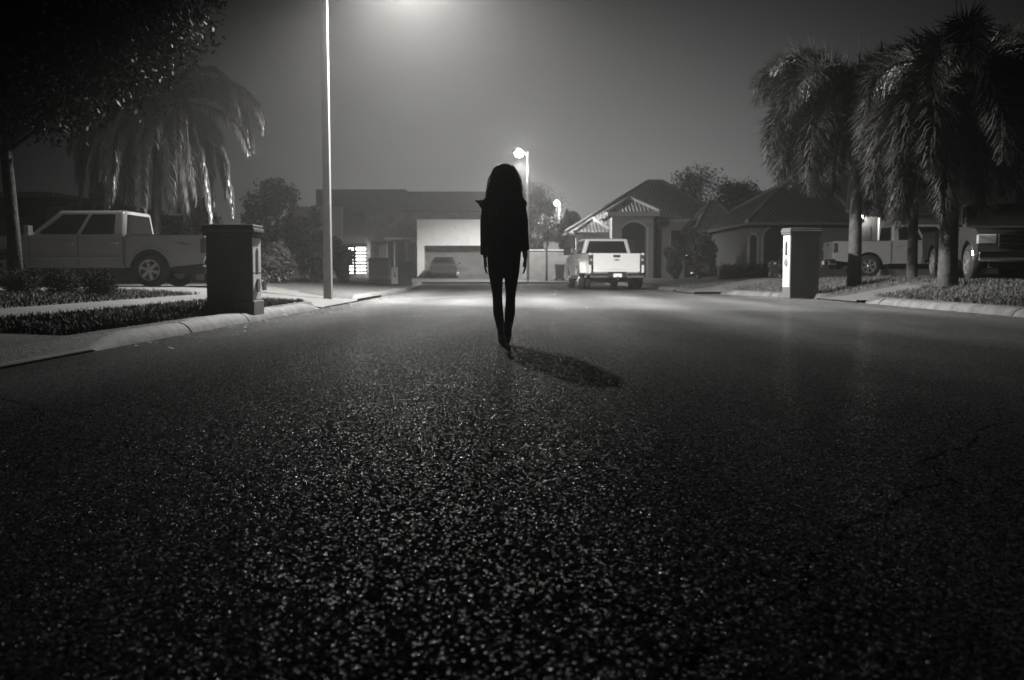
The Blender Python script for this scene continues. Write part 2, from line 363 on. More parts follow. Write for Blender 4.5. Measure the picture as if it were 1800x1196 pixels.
blades(26000, gl, lambda x, y: None if (driveL(x, y) > .3 or (-5.9 < x < -5.12 and y < 18.9)) else HL(x, y), .03, .075, 'grass', 'rough dark lawn grass beside the left kerb', 'blade_shaded')
blades(38000, gr, lambda x, y: None if (driveR(x, y) > .3 or driveR2(x, y) > .3) else HR(x, y), .035, .095, 'grass', 'rough lamplit lawn grass behind the right kerb')

# fallen leaves along the gutters
V = []; Fs = []
for i in range(420):
    if i % 2: y = random.uniform(8.5, 30); x = -3.47+abs(random.gauss(0, .22))
    else: y = random.uniform(9, 24); x = 7.46-abs(random.gauss(0, .3))
    a = random.uniform(0, 2*PI); l = random.uniform(.018, .04); c, s_ = math.cos(a)*l, math.sin(a)*l; k = len(V); z = .006
    V += [(x-c, y-s_, z), (x+s_*.4, y-c*.4, z+random.uniform(.002, .012)), (x+c, y+s_, z+random.uniform(0, .02)), (x-s_*.4, y+c*.4, z+.004)]; Fs.append((k, k+1, k+2, k+3))
tag(raw('leaf_litter', V, Fs, mat('dry_leaf', .14, .7, .3, var=.4)), 'small fallen leaves scattered along both gutters', 'leaf litter', kind='stuff')

# ---------------------------------------------------------------- foliage
def leaf_cloud(blobs, n, size, core=.0):
    """leaf-sized quads through uneven clumps; blobs are (x,y,z,rx,ry,rz)"""
    V = []; Fs = []
    B = np.array(blobs); vol = (B[:, 3]*B[:, 4]*B[:, 5])**(2/3); vol /= vol.sum()
    idx = rng.choice(len(B), n, p=vol); d = rng.normal(size=(n, 3)); d /= np.linalg.norm(d, axis=1)[:, None]
    r = rng.random(n)**.42*(1+.12*rng.normal(size=n)); c = B[idx, :3]+d*r[:, None]*B[idx, 3:]
    nr = rng.normal(size=(n, 3))*.9+d*.7; nr /= np.linalg.norm(nr, axis=1)[:, None]
    t = np.cross(nr, rng.normal(size=(n, 3))); t /= np.linalg.norm(t, axis=1)[:, None]; b = np.cross(nr, t)
    s = size*(.6+.8*rng.random(n))[:, None]
    v = np.stack([c-t*s, c-b*s*.42, c+t*s, c+b*s*.42], axis=1).reshape(-1, 3)
    f = np.arange(4*n).reshape(-1, 4)
    return v, f
def clumps(cx, cy, cz, rx, ry, rz, n, seed=0, low=-.7):
    r = random.Random(seed); out = []
    for i in range(n):
        a = r.uniform(0, 2*PI); h = r.uniform(low, 1); q = math.sqrt(max(0, 1-h*h))*r.uniform(.45, .95); k = r.uniform(.22, .42)
        out.append((cx+rx*q*math.cos(a), cy+ry*q*math.sin(a), cz+rz*h*.85, rx*k, ry*k, rz*k))
    return out
def tree(name, label, cat, loc, th, tr, crown, nclump, nleaf, lsize, m='leaf', group=None, seed=1, bark='bark', lean=0, extra=()):
    """crown = (dz of centre, rx, ry, rz)"""
    root = empty(name, loc); tag(root, label, cat, group)
    dz, rx, ry, rz = crown; r = random.Random(seed)
    cl = clumps(lean, 0, dz, rx, ry, rz, nclump, seed)+list(extra)
    v, f = leaf_cloud(cl, nleaf, lsize); raw('crown', v, f, m, root)
    t = MB(); top = (lean*.7, 0, max(th, dz-rz*.3))
    t.tube([(0, 0, -.1), (lean*.1, .02, th*.35), (lean*.4, -.02, th), top], [tr*1.35, tr, tr*.85, tr*.35], 10)
    for b in cl:
        if r.random() < .75:
            s = (lean*.4, 0, th*r.uniform(.75, 1.1)); mid = tuple((s[i]+b[i])/2+r.uniform(-.15, .15) for i in range(3))
            t.tube([s, mid, b[:3]], [tr*.45, tr*.25, tr*.07], 6)
    t.build('trunk', bark, root, smooth=True)
    return root
def shrub(name, label, cat, loc, rx, ry, rz, n, lsize, m='leaf_dark', group=None, seed=1, nclump=10):
    root = empty(name, loc); tag(root, label, cat, group)
    cl = clumps(0, 0, rz, rx*.95, ry*.95, rz*.95, nclump, seed, -.9)+[(0, 0, rz, rx*.7, ry*.7, rz*.75)]
    if name == 'ball_shrub': cl = [(0, 0, rz, rx*.96, ry*.96, rz*1.05)]
    v, f = leaf_cloud(cl, n, lsize); raw('foliage', v, f, m, root)
    t = MB(); r = random.Random(seed)
    for i in range(5):
        t.tube([(r.uniform(-.1, .1)*rx, r.uniform(-.1, .1)*ry, -.03), (r.uniform(-.3, .3)*rx, r.uniform(-.3, .3)*ry, rz*.6), (r.uniform(-.7, .7)*rx, r.uniform(-.7, .7)*ry, rz*1.3)], [.035, .025, .01], 6)
    t.build('stem', 'bark', root); return root
def frond(V, Fs, base, az, L, up, droop, ll, spacing, mode, r):
    """one arching frond: a rachis and its leaflets"""
    el = up; p = Vector(base); n = 26; ds = L/n; pts = [p.copy()]; dirs = []
    for i in range(n):
        d = Vector((math.cos(az)*math.cos(el), math.sin(az)*math.cos(el), math.sin(el))); dirs.append(d); p = p+d*ds; pts.append(p.copy()); el -= droop*ds*(1+.4*i/n); el = max(el, -1.45)
        az += r.uniform(-.01, .01)
    dirs.append(dirs[-1])
    for i in range(n):   # rachis
        a = dirs[i].cross(Vector((0, 0, 1))); a = a.normalized() if a.length > .1 else Vector((1, 0, 0)); w = .022*(1-i/n)+.004
        b = a.cross(dirs[i])
        for q in (a, b):
            k = len(V); V += [pts[i]-q*w, pts[i]+q*w, pts[i+1]+q*w*.9, pts[i+1]-q*w*.9]; Fs.append((k, k+1, k+2, k+3))
    s = L*.12
    while s < L*.995:
        i = min(n-1, int(s/ds)); t = (s-i*ds)/ds; q = pts[i].lerp(pts[i+1], t); d = dirs[i]
        side = d.cross(Vector((0, 0, 1))); side = side.normalized() if side.length > .1 else Vector((1, 0, 0)); nr = side.cross(d)
        env = math.sin(PI*min(1, .12+.88*s/L))**.55 if s < L*.5 else max(.3, 1-((s/L-.5)/.5)**2*.65)
        for sg in (-1, 1):
            for c in range(3 if mode == 'fox' else 1):
                if mode == 'fox': an = r.uniform(-1.4, 1.4); o = side*sg*math.cos(an)+nr*math.sin(an); o = (o*.9+d*r.uniform(.35, .75)).normalized()
                else: o = (side*sg*r.uniform(.5, .9)+d*.55+nr*r.uniform(-.1, .5)).normalized()
                l = ll*env*r.uniform(.75, 1.1); w = l*.02+.004 if mode == 'fox' else l*.026+.007; g = r.uniform(.05, .5) if mode == 'fox' else 1.05
                m1 = q+o*l*.5; m2 = q+(o+Vector((0, 0, -g))).normalized()*l*(1 if mode == 'fox' else .95)
                if mode != 'fox': m1 = q+(o+Vector((0, 0, -.35))).normalized()*l*.5
                ww = (o.cross(d)); ww = ww.normalized()*w if ww.length > .05 else side*w
                k = len(V); V += [q-ww*.5, q+ww*.5, m1+ww, m1-ww, m2+ww*.15, m2-ww*.15]; Fs += [(k, k+1, k+2, k+3), (k+3, k+2, k+4, k+5)]
        s += spacing
def palm(name, label, loc, H, tr, nf, L, ll, mode='fox', seed=1, group=None, spear=0, spacing=.026, lean=0, up=(.5, 1.25), droop=(.8, 1.2), azs=None, gap=None):
    root = empty(name, loc); tag(root, label, 'palm tree', group); r = random.Random(seed)
    V = []; Fs = []
    for i in range(nf):
        az = (azs[i % len(azs)] if azs else i*2.399)+r.uniform(-.25, .25); u = r.uniform(*up)
        if gap and math.cos(az-gap) > .55 and u < .9: u = r.uniform(.95, 1.35)
        frond(V, Fs, (lean, 0, H+.1*r.random()), az, L*r.uniform(.85, 1.1), u, r.uniform(*droop), ll, spacing, mode, r)
    raw('crown', [tuple(v) for v in V], Fs, 'frond' if mode == 'fox' else 'frond_pale', root)
    t = MB(); rr = []; n = 46
    for i in range(n+1):
        z = (H-.75)*i/n; k = i/n
        rad = tr*(1.38-.9*k if k < .18 else 1.218-.38*(k-.18))*(1+.035*(i % 2))
        rr.append((lean*k*k, 0, z-.06, rad, rad))
    t.rings(rr, 14); t.build('trunk', 'palm_bark', root, smooth=True)
    c = MB(); rr = [(lean*.9+lean*.1*k/8, 0, H-.82+.9*k/8, tr*(.72+.25*math.sin(PI*min(1, k/6))-.04*k), tr*(.72+.25*math.sin(PI*min(1, k/6))-.04*k)) for k in range(9)]
    c.rings(rr, 12); c.build('crownshaft', 'palm_green', root, smooth=True)
    if spear:
        s = MB(); s.tube([(lean, 0, H), (lean+.02, 0, H+spear*.5), (lean-.03, 0, H+spear)], [.045, .028, .006], 6); s.build('spear_leaf', 'frond', root, smooth=True)
    return root

# ---------------------------------------------------------------- vehicles
def arc(cx, cz, r, a0, a1, n=12): return [(cx+r*math.cos(a0+(a1-a0)*i/n), cz+r*math.sin(a0+(a1-a0)*i/n)) for i in range(n+1)]
def wheel(root, x, y, sgn, r, w, rim, spokes=6, double=False):
    t = MB()
    offs = [0]+([-sgn*(w+.04)] if double else [])
    for o in offs:
        y0 = o-w/2; t.lathe_y([(rim, y0), (r*.86, y0-.01*0), (r*.97, y0+.03), (r, y0+.06), (r, y0+w-.06), (r*.97, y0+w-.03), (r*.86, y0+w), (rim, y0+w), (rim*.94, y0+w*.5), (rim, y0)], 36, cap=False)
    ob = t.build('wheel', 'rubber', root, smooth=False, loc=(x, y, r)); ob.data.polygons.foreach_set('use_smooth', [True]*len(ob.data.polygons))
    f = sgn*w/2; m = MB(); m.lathe_y([(rim*1.0, f), (rim*.99, f+sgn*.012), (rim*.9, f+sgn*.01), (rim*.86, f-sgn*.06), (.02, f-sgn*.06)], 36, cap=False)
    m.lathe_y([(rim*.2, f-sgn*.06), (rim*.2, f+sgn*.005), (rim*.15, f+sgn*.012), (.01, f+sgn*.012)], 18)
    for k in range(spokes):
        a = 2*PI*k/spokes+.3; c, s = math.cos(a), math.sin(a); q = []
        for rr, ww in ((rim*.12, rim*.13), (rim*.92, rim*.16)):
            for e in (-1, 1): q.append((c*rr-s*ww*e, s*rr+c*ww*e))
        p = [q[0], q[1], q[3], q[2]]
        m.hexa([(u, f-sgn*.05, v) for u, v in p]+[(u, f+sgn*.002, v) for u, v in p])
    m.build('rim', 'alloy', ob)
    d = MB(); d.lathe_y([(.02, f-sgn*.057), (rim*.85, f-sgn*.057), (rim*.85, f-sgn*.05), (.02, f-sgn*.05)], 28); d.build('hub', 'plastic', ob)
def quadpt(q, s, t, off):   # q: bl, br, tr, tl ; returns a point proud of the quad
    bl, br, tr, tl = [Vector(p) for p in q]; p = bl.lerp(br, s).lerp(tl.lerp(tr, s), t)
    n = (br-bl).cross(tl-bl).normalized(); return p+n*off
def pane(name, q, poly, m, root, off=.006, th=.02, bevel=0):
    mb = MB(); n = len(poly); a = [quadpt(q, s, t, -th) for s, t in poly]; b = [quadpt(q, s, t, off) for s, t in poly]
    mb.add(a+b, [tuple(range(n-1, -1, -1)), tuple(range(n, 2*n))]+[(i, (i+1) % n, n+(i+1) % n, n+i) for i in range(n)])
    return mb.build(name, m, root, bevel=bevel)
def pickup(label, loc, rz, paint, L=5.5, W=1.88, wb=3.3, ra=1.22, r=.39, bed=1.8, cab=2.15, belt=1.18, roof=1.76, zb=.42, hood=1.12, dual=False, trim='paint', mirror_big=False, group=None, decal=False, rail=None, emblem='bow', chrome_bumper=True, roofdots=False):
    root = empty('pickup_truck', loc, rz); tag(root, label, 'pickup truck', group)
    rail = rail or belt; xb = bed+.03; xc = xb+cab; fx = ra+wb; ar = r+.09; h = W/2
    # front clip, doors and floor
    prof = [(xb, zb), (fx-ar*.98, zb)]+arc(fx, r, ar, PI-.15, .15)+[(L-.1, zb+.02), (L, zb+.12), (L, hood-.28), (L-.06, hood-.08), (L-.3, hood), (xc+.25, belt+.005), (xc+.12, belt+.01), (xb, belt)]
    b = MB(); b.prism(prof, -h, h); b.build('body', paint, root, bevel=.05, seg=3)
    # greenhouse
    x0, x1 = xb+.01, xc+.1; tx0, tx1 = xb+.05, xc-.62; hb, ht = h-.04, h-.2; z0, z1 = belt-.03, roof
    g = MB(); g.hexa([(x0, -hb, z0), (x1, -hb, z0), (x1, hb, z0), (x0, hb, z0), (tx0, -ht, z1), (tx1, -ht, z1), (tx1, ht, z1), (tx0, ht, z1)])
    g.build('cab', paint, root, bevel=.07, seg=3)
    sideR = [(x0, -hb, z0), (x1, -hb, z0), (tx1, -ht, z1), (tx0, -ht, z1)]; sideL = [(x1, hb, z0), (x0, hb, z0), (tx0, ht, z1), (tx1, ht, z1)]
    def mir(p): return [(1-s, t) for s, t in p][::-1]
    fw = [(.49, .1), (.86, .1), (.9, .2), (.87, .5), (.86, .85), (.50, .85)]; rw = [(.1, .1), (.445, .1), (.445, .85), (.12, .85)]
    for q, fl in ((sideR, False), (sideL, True)):
        pane('side_window', q, mir(fw) if fl else fw, 'glass', root); pane('side_window', q, mir(rw) if fl else rw, 'glass', root)
    rear = [(x0, hb, z0), (x0, -hb, z0), (tx0, -ht, z1), (tx0, ht, z1)]; fr = [(x1, -hb, z0), (x1, hb, z0), (tx1, ht, z1), (tx1, -ht, z1)]
    pane('rear_window', rear, [(.08, .12), (.92, .12), (.9, .86), (.1, .86)], 'glass', root); pane('windscreen', fr, [(.04, .1), (.96, .1), (.93, .93), (.07, .93)], 'glass', root)
    # bed
    s = MB(); prof = [(.06, zb+.1), (ra-ar, zb+.02)]+arc(ra, r, ar, PI-.12, .12)+[(xb-.025, zb), (xb-.025, rail), (.04, rail+.01), (.0, rail-.05), (.02, .7)]
    for a, c in ((-h, -h+.09), (h-.09, h)): MB().prism(prof, a, c).build('bed_side', paint, root, bevel=.03, seg=2)
    f = MB(); f.box(.06, xb-.03, -h+.085, h-.085, .68, .74); f.box(xb-.1, xb-.035, -h+.085, h-.085, .7, rail-.02); f.build('bed_floor', 'plastic', root)
    for a in (-h, h-.1): MB().box(.06, xb-.05, a, a+.1, rail+.004, rail+.022).build('bed_rail', 'plastic', root)
    tw = h-.16
    t = MB(); t.box(-.02, .055, -tw, tw, .66, rail-.005); tg = t.build('tailgate', paint, root, bevel=.02)
    e = MB(); e.box(-.032, -.018, -tw+.1, tw-.1, .74, .84); e.build('lower_panel', paint, tg, bevel=.008)
    e = MB(); e.box(-.034, -.018, -.13, .13, rail-.15, rail-.06); e.build('handle', 'plastic', tg, bevel=.01)
    e = MB()
    if emblem == 'bow': e.prism([(-.12, rail-.255), (-.04, rail-.255), (-.035, rail-.27), (.035, rail-.27), (.04, rail-.255), (.12, rail-.255), (.1, rail-.225), (.04, rail-.225), (.035, rail-.21), (-.035, rail-.21), (-.04, rail-.225), (-.1, rail-.225)], -.03, -.018, 'x')
    else: e.prism([(.1*math.cos(a*PI/8), rail-.24+.035*math.sin(a*PI/8)) for a in range(16)], -.03, -.018, 'x')
    e.build('emblem', 'decal', tg)
    for sg in (-1, 1):
        l = MB(); y0, y1 = sorted((sg*(tw+.012), sg*(h+.008))); l.box(-.018, .13, y0, y1, rail-.42, rail-.06); tl = l.build('tail_lamp', 'lens', root, bevel=.025)
        l = MB(); y0, y1 = sorted((sg*(tw+.04), sg*(h-.03))); l.box(-.026, -.01, y0, y1, rail-.28, rail-.2); l.build('reversing_lens', 'lens2', tl, bevel=.006)
    bm = 'chrome' if chrome_bumper else paint
    for a, c in ((-h+.02, -.34), (.34, h-.02)): MB().prism([(-.2, .44), (-.2, .6), (-.16, .64), (.1, .64), (.1, .46)], a, c).build('rear_bumper', bm, root, bevel=.025)
    b = MB(); b.box(-.19, .08, -.34, .34, .46, .61); bb = b.build('bumper_step', 'plastic', root, bevel=.01)
    b = MB(); b.box(-.205, -.192, -.155, .155, .475, .605); b.build('number_plate', 'plate', bb)
    b = MB(); b.tube([(-.18, 0, .4), (-.3, 0, .4)], .03, 8); b.tube([(-.27, 0, .4), (-.27, 0, .47), (-.27, 0, .5)], [.02, .02, .035], 8); b.build('tow_hitch', 'chrome', root)
    # under body
    u = MB(); u.box(.15, L-.25, -h+.35, h-.35, .3, .62); u.box(ra-.6, ra+.6, -h+.34, h-.34, .3, .95); u.box(xb, xc, -h+.1, h-.1, zb-.06, zb+.03)
    u.tube([(ra, -h+.3, r), (ra, h-.3, r)], .07, 10); u.lathe_y([(.02, -.14), (.15, -.08), (.17, 0), (.15, .08), (.02, .14)], 14, ra, 0, r); u.build('chassis', 'plastic', root)
    # front end
    gfr = MB(); gfr.box(L-.012, L+.02, -h+.42, h-.42, hood-.42, hood-.13); gg = gfr.build('grille', 'plastic', root, bevel=.02)
    q = MB()
    for i in range(3): q.box(L+.018, L+.032, -h+.44, h-.44, hood-.38+.1*i, hood-.35+.1*i)
    q.build('grille_bar', 'chrome', gg)
    for sg in (-1, 1):
        y0, y1 = sorted((sg*(h-.40), sg*(h+.006))); l = MB(); l.box(L-.14, L+.012, y0, y1, hood-.36, hood-.14); l.build('headlight', 'lens2', root, bevel=.03)
    b = MB(); b.box(L-.06, L+.1, -h+.01, h-.01, .44, .66); b.build('front_bumper', bm, root, bevel=.04)
    # mirrors, handles, seams, sills
    for sg in (-1, 1):
        mx = xc-.1; k = 1.5 if mirror_big else 1
        y0, y1 = sorted((sg*(h+.05), sg*(h+.05+.2*k))); b = MB(); b.box(mx-.05, mx+.06, y0, y1, belt+.0, belt+.17*k+.05); b.tube([(mx, sg*(h-.08), belt+.04), (mx, sg*(h+.08), belt+.06)], .025, 6)
        b.build('wing_mirror', 'plastic' if mirror_big or trim == 'dark' else paint, root, bevel=.03)
        b = MB()
        yo = sg*(h+.001)
        for dx in (xb+.02, xb+.02+cab*.47, xc-.02):
            y0, y1 = sorted((yo-sg*.01, yo+sg*.0015)); MB().box(dx-.007, dx+.007, y0, y1, zb+.06, belt-.03).build('door_seam', 'dark', root)
        for dx in (xb+.12, xb+.12+cab*.47):
            y0, y1 = sorted((yo, yo+sg*.035)); b = MB(); b.box(dx, dx+.2, y0, y1, belt-.2, belt-.165); b.build('door_handle', 'plastic' if trim == 'dark' else paint, root, bevel=.01)
        y0, y1 = sorted((yo-sg*.005, yo+sg*.015)); b = MB(); b.box(xb+.06, xc-.05, y0, y1, zb+.2, zb+.26); b.build('side_moulding', paint, root, bevel=.006)
        if trim == 'chrome': 
            y0, y1 = sorted((sg*(h-.02), sg*(h+.13))); b = MB(); b.box(xb+.05, xc, y0, y1, zb-.1, zb-.05); b.build('running_board', 'chrome', root, bevel=.015)
        # arch lips
        for cx in (ra, fx):
            lip = MB(); pts = arc(cx, r, ar+.0, PI-.12, .12, 16); R = []
            for (u, v) in pts:
                du, dv = u-cx, v-r; l = math.hypot(du, dv); du /= l; dv /= l
                R.append([(u, sg*(h-.03), v), (u, sg*(h+.012), v), (u+du*.05, sg*(h+.012), v+dv*.05), (u+du*.07, sg*(h-.01), v+dv*.07)])
            lip.loft(R); lip.build('arch_lip', paint, root, smooth=False)
        if dual:
            hp = [(ra-ar-.28, .62)]+[(ra-ar-.02, .58)]+arc(ra, r, ar, PI-.3, .3)+[(ra+ar+.02, .58), (ra+ar+.26, .62), (ra+ar+.12, 1.02), (ra+.3, 1.13), (ra-.35, 1.13), (ra-ar-.14, 1.02)]
            y0, y1 = sorted((sg*(h-.05), sg*(h+.23))); b = MB(); b.prism(hp, y0, y1); b.build('rear_fender', paint, root, bevel=.09, seg=4)
            wheel(root, ra, sg*(h+.08), sg, r, .2, r*.58, 8, True); wheel(root, fx, sg*(h-.12), sg, r, .24, r*.58, 8)
        else:
            wheel(root, ra, sg*(h-.13), sg, r, .26, r*.62); wheel(root, fx, sg*(h-.13), sg, r, .26, r*.62)
        # bed contour
        if decal:
            y0, y1 = sorted((yo-sg*.002, yo+sg*.002)); b = MB()
            b.prism([(.28, rail-.19), (.5, rail-.17), (.78, rail-.13), (.52, rail-.155), (.62, rail-.2), (.4, rail-.215)], y0, y1); b.build('bed_decal', 'decal', root)
    if roofdots:
        for y in (-.35, 0, .35): MB().box(tx0+.2, tx0+.26, y-.03, y+.03, roof-.005, roof+.03).build('roof_marker', 'lens2', root, bevel=.01)
    return root

# left: crew cab pickup side on, tail to the right
px_m = F/22.4
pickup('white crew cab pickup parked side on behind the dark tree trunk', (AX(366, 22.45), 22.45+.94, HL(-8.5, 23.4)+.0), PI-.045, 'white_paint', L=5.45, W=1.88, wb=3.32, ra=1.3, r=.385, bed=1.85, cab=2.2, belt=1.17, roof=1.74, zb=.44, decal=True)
# middle: dually seen from behind
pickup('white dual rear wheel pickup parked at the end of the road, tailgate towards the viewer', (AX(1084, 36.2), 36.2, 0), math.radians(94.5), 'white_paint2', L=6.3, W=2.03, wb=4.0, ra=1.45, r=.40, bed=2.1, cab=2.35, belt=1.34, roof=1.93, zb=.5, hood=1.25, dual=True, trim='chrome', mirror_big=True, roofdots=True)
# right: white pickup at an angle
th = math.radians(-6); Yr = 35.6; xr = AX(1527, Yr)
c0 = (xr-1.2*math.cos(th)-math.sin(th), Yr-1.2*math.sin(th)+math.cos(th))
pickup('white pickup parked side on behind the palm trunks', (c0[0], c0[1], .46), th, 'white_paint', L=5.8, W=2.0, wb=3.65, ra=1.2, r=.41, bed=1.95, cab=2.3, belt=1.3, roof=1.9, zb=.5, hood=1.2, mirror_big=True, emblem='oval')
# far right: dark pickup facing the viewer
fxw, fyw = AX(1716, 22.6), 22.6; rxw, ryw = AX(1652, 26.1), 26.1
hd = math.atan2(fyw-ryw, fxw-rxw); wl = math.hypot(fxw-rxw, fyw-ryw)
ux, uy = math.cos(hd), math.sin(hd)   # the side towards the road is on the driver's right
cx, cy = rxw-ux*1.25-uy*.9*1, ryw-uy*1.25+ux*.9*1
cx, cy = rxw-ux*1.25-(-uy)*(-.9)*-1, ryw-uy*1.25
cx, cy = rxw-ux*1.25+.9*abs(uy), ryw-uy*1.25+.1
pickup('black pickup facing the street beside the thick palm trunk', (cx, cy, .455), hd, 'dark_paint', L=5.7, W=1.98, wb=wl, ra=1.25, r=.42, bed=1.9, cab=2.2, belt=1.25, roof=1.85, zb=.5, hood=1.18, trim='chrome')

def hatch(label, loc, rz):
    root = empty('parked_car', loc, rz); tag(root, label, 'car')
    r = .33; ra, fx = .75, 3.4; ar = .39; h = .9; L = 4.3
    prof = [(.02, .35), (ra-ar, .3)]+arc(ra, r, ar, PI-.1, .1)+[(fx-ar, .26)]+arc(fx, r, ar, PI-.1, .1)+[(L-.05, .3), (L, .55), (L-.1, .8), (L-1.1, 1.0), (.25, 1.02), (.0, .95), (-.03, .6)]
    MB().prism(prof, -h, h).build('body', 'dark_paint', root, bevel=.1, seg=4)
    q = [(.08, -h+.06, .97), (3.3, -h+.06, .97), (3.3, h-.06, .97), (.08, h-.06, .97), (.55, -h+.26, 1.46), (2.2, -h+.26, 1.46), (2.2, h-.26, 1.46), (.55, h-.26, 1.46)]
    MB().hexa(q).build('cabin', 'dark_paint', root, bevel=.09, seg=3)
    pane('rear_window', [q[3], q[0], q[4], q[7]], [(.1, .15), (.9, .15), (.86, .85), (.14, .85)], 'glass', root)
    pane('windscreen', [q[1], q[2], q[6], q[5]], [(.05, .1), (.95, .1), (.92, .9), (.08, .9)], 'glass', root)
    for s in ([q[0], q[1], q[5], q[4]], [q[2], q[3], q[7], q[6]]):
        pane('side_window', s, [(.12, .15), (.48, .15), (.48, .85), (.15, .85)], 'glass', root); pane('side_window', s, [(.52, .15), (.88, .15), (.84, .85), (.52, .85)], 'glass', root)
    for sg in (-1, 1):
        y0, y1 = sorted((sg*.5, sg*.9)); MB().box(-.035, .2, y0, y1, .76, .9).build('tail_lamp', 'lens', root, bevel=.03)
        for x in (ra, fx): wheel(root, x, sg*(h-.12), sg, r, .22, .22, 5)
        y0, y1 = sorted((sg*.92, sg*1.07)); MB().box(2.75, 2.9, y0, y1, .98, 1.12).build('wing_mirror', 'dark_paint', root, bevel=.03)
    MB().box(-.05, -.02, -.3, .3, .8, .835).build('trim_bar', 'chrome', root); MB().box(-.055, -.02, -.42, .42, .43, .52).build('number_plate', 'plate', root)
    MB().box(-.07, .15, -.86, .86, .3, .56).build('rear_bumper', 'plastic', root, bevel=.06)
    MB().box(.3, 3.9, -.55, .55, .18, .4).build('chassis', 'plastic', root)
hatch('small dark hatchback parked before the garage door', (AX(779, 66.5), 66.5, HF(0, 66.5)+.01), math.radians(91))

# ---------------------------------------------------------------- street lamps
def street_lamp(label, loc, H, arm, w0, w1, head_dx, az, power, spots, group, far=False):
    root = empty('street_lamp', loc); tag(root, label, 'street lamp', group)
    MB().loft([[(sx*w, sy*w, z) for sx, sy in ((-1, -1), (1, -1), (1, 1), (-1, 1))] for w, z in ((w0/2, -.1), (w1/2, H))]).build('pole', 'pole_pale' if far else 'pole', root, bevel=.012)
    dx, dy = math.cos(az)*arm, math.sin(az)*arm; ux, uy = math.cos(az), math.sin(az)
    MB().tube([(0, 0, H-.5), (dx*.3, dy*.3, H-.25), (dx*.75, dy*.75, H-.02), (dx, dy, H)], .035, 10).build('arm', 'metal', root, smooth=True)
    hc = Vector((dx+ux*.3, dy+uy*.3, H)); n = 20; R = []
    for k, (s, z) in enumerate(((.4, .1), (.85, .085), (1.0, .03), (1.0, -.02), (.93, -.045))):
        R.append([(hc.x+ux*.4*s*math.cos(a)-uy*.17*s*math.sin(a), hc.y+uy*.4*s*math.cos(a)+ux*.17*s*math.sin(a), hc.z+z) for a in [2*PI*i/n for i in range(n)]])
    MB().loft(R[::-1]).build('lamp_head', 'metal', root, smooth=True)
    R = []
    if not far:
        for s, z in ((.8, -.048), (.72, -.1), (.5, -.145), (.2, -.165)):
            R.append([(hc.x+ux*.34*s*math.cos(a)-uy*.17*s*math.sin(a), hc.y+uy*.34*s*math.cos(a)+ux*.17*s*math.sin(a), hc.z+z) for a in [2*PI*i/n for i in range(n)]])
        MB().loft(R).build('lens', 'lampglow', root, smooth=True)
    else:
        MB().lathe_z([(.23*math.sin(PI*k/10)+.01, -.1+.23*math.cos(PI*k/10)) for k in range(11)][::-1], 20, hc.x, hc.y).build('lens', 'farglow', root, smooth=True, loc=(0, 0, hc.z))
    wp = Vector(loc)+hc+Vector((0, 0, -.3))
    for k, (tilt, half, blend, pw, yaw) in enumerate(spots):
        ld = bpy.data.lights.new('lamp_light', 'SPOT'); ld.energy = pw; ld.spot_size = 2*math.radians(half); ld.spot_blend = blend; ld.shadow_soft_size = .13; ld.color = (1, .985, .955)
        lo = bpy.data.objects.new('lamp_light', ld); col.objects.link(lo); lo.location = hc+Vector((0, 0, -.56 if far else -.3)); lo.parent = root
        t = math.radians(tilt); d = Vector((math.sin(t)*math.cos(math.radians(yaw)), math.sin(t)*math.sin(math.radians(yaw)), -math.cos(t)))
        lo.rotation_euler = d.to_track_quat('-Z', 'Y').to_euler()
    return root
LAMP = 1.0
street_lamp('tall square street lamp pole rising out of frame beside the left kerb', (-4.17, 22.6, .1), 8.0, 1.5, .185, .12, 0, 0, 1,
    [(8, 73, .5, 17000*LAMP, 0), (44, 57, .35, 9500*LAMP, 35)], 'street lamps')
street_lamp('lit street lamp on thin pale pole just right of the walker', (AX(927, 62.5), 60.2, .1), 7.75, .25, .17, .12, 0, PI, 1,
    [(0, 77, .35, 6800*LAMP, 0)], 'street lamps', True)
street_lamp('small distant street lamp glowing through the treetops', (AX(984, 103), 103, .2), 7.6, .05, .2, .14, 0, PI, 1,
    [(0, 77, .35, 6800*LAMP, 0)], 'street lamps', True)

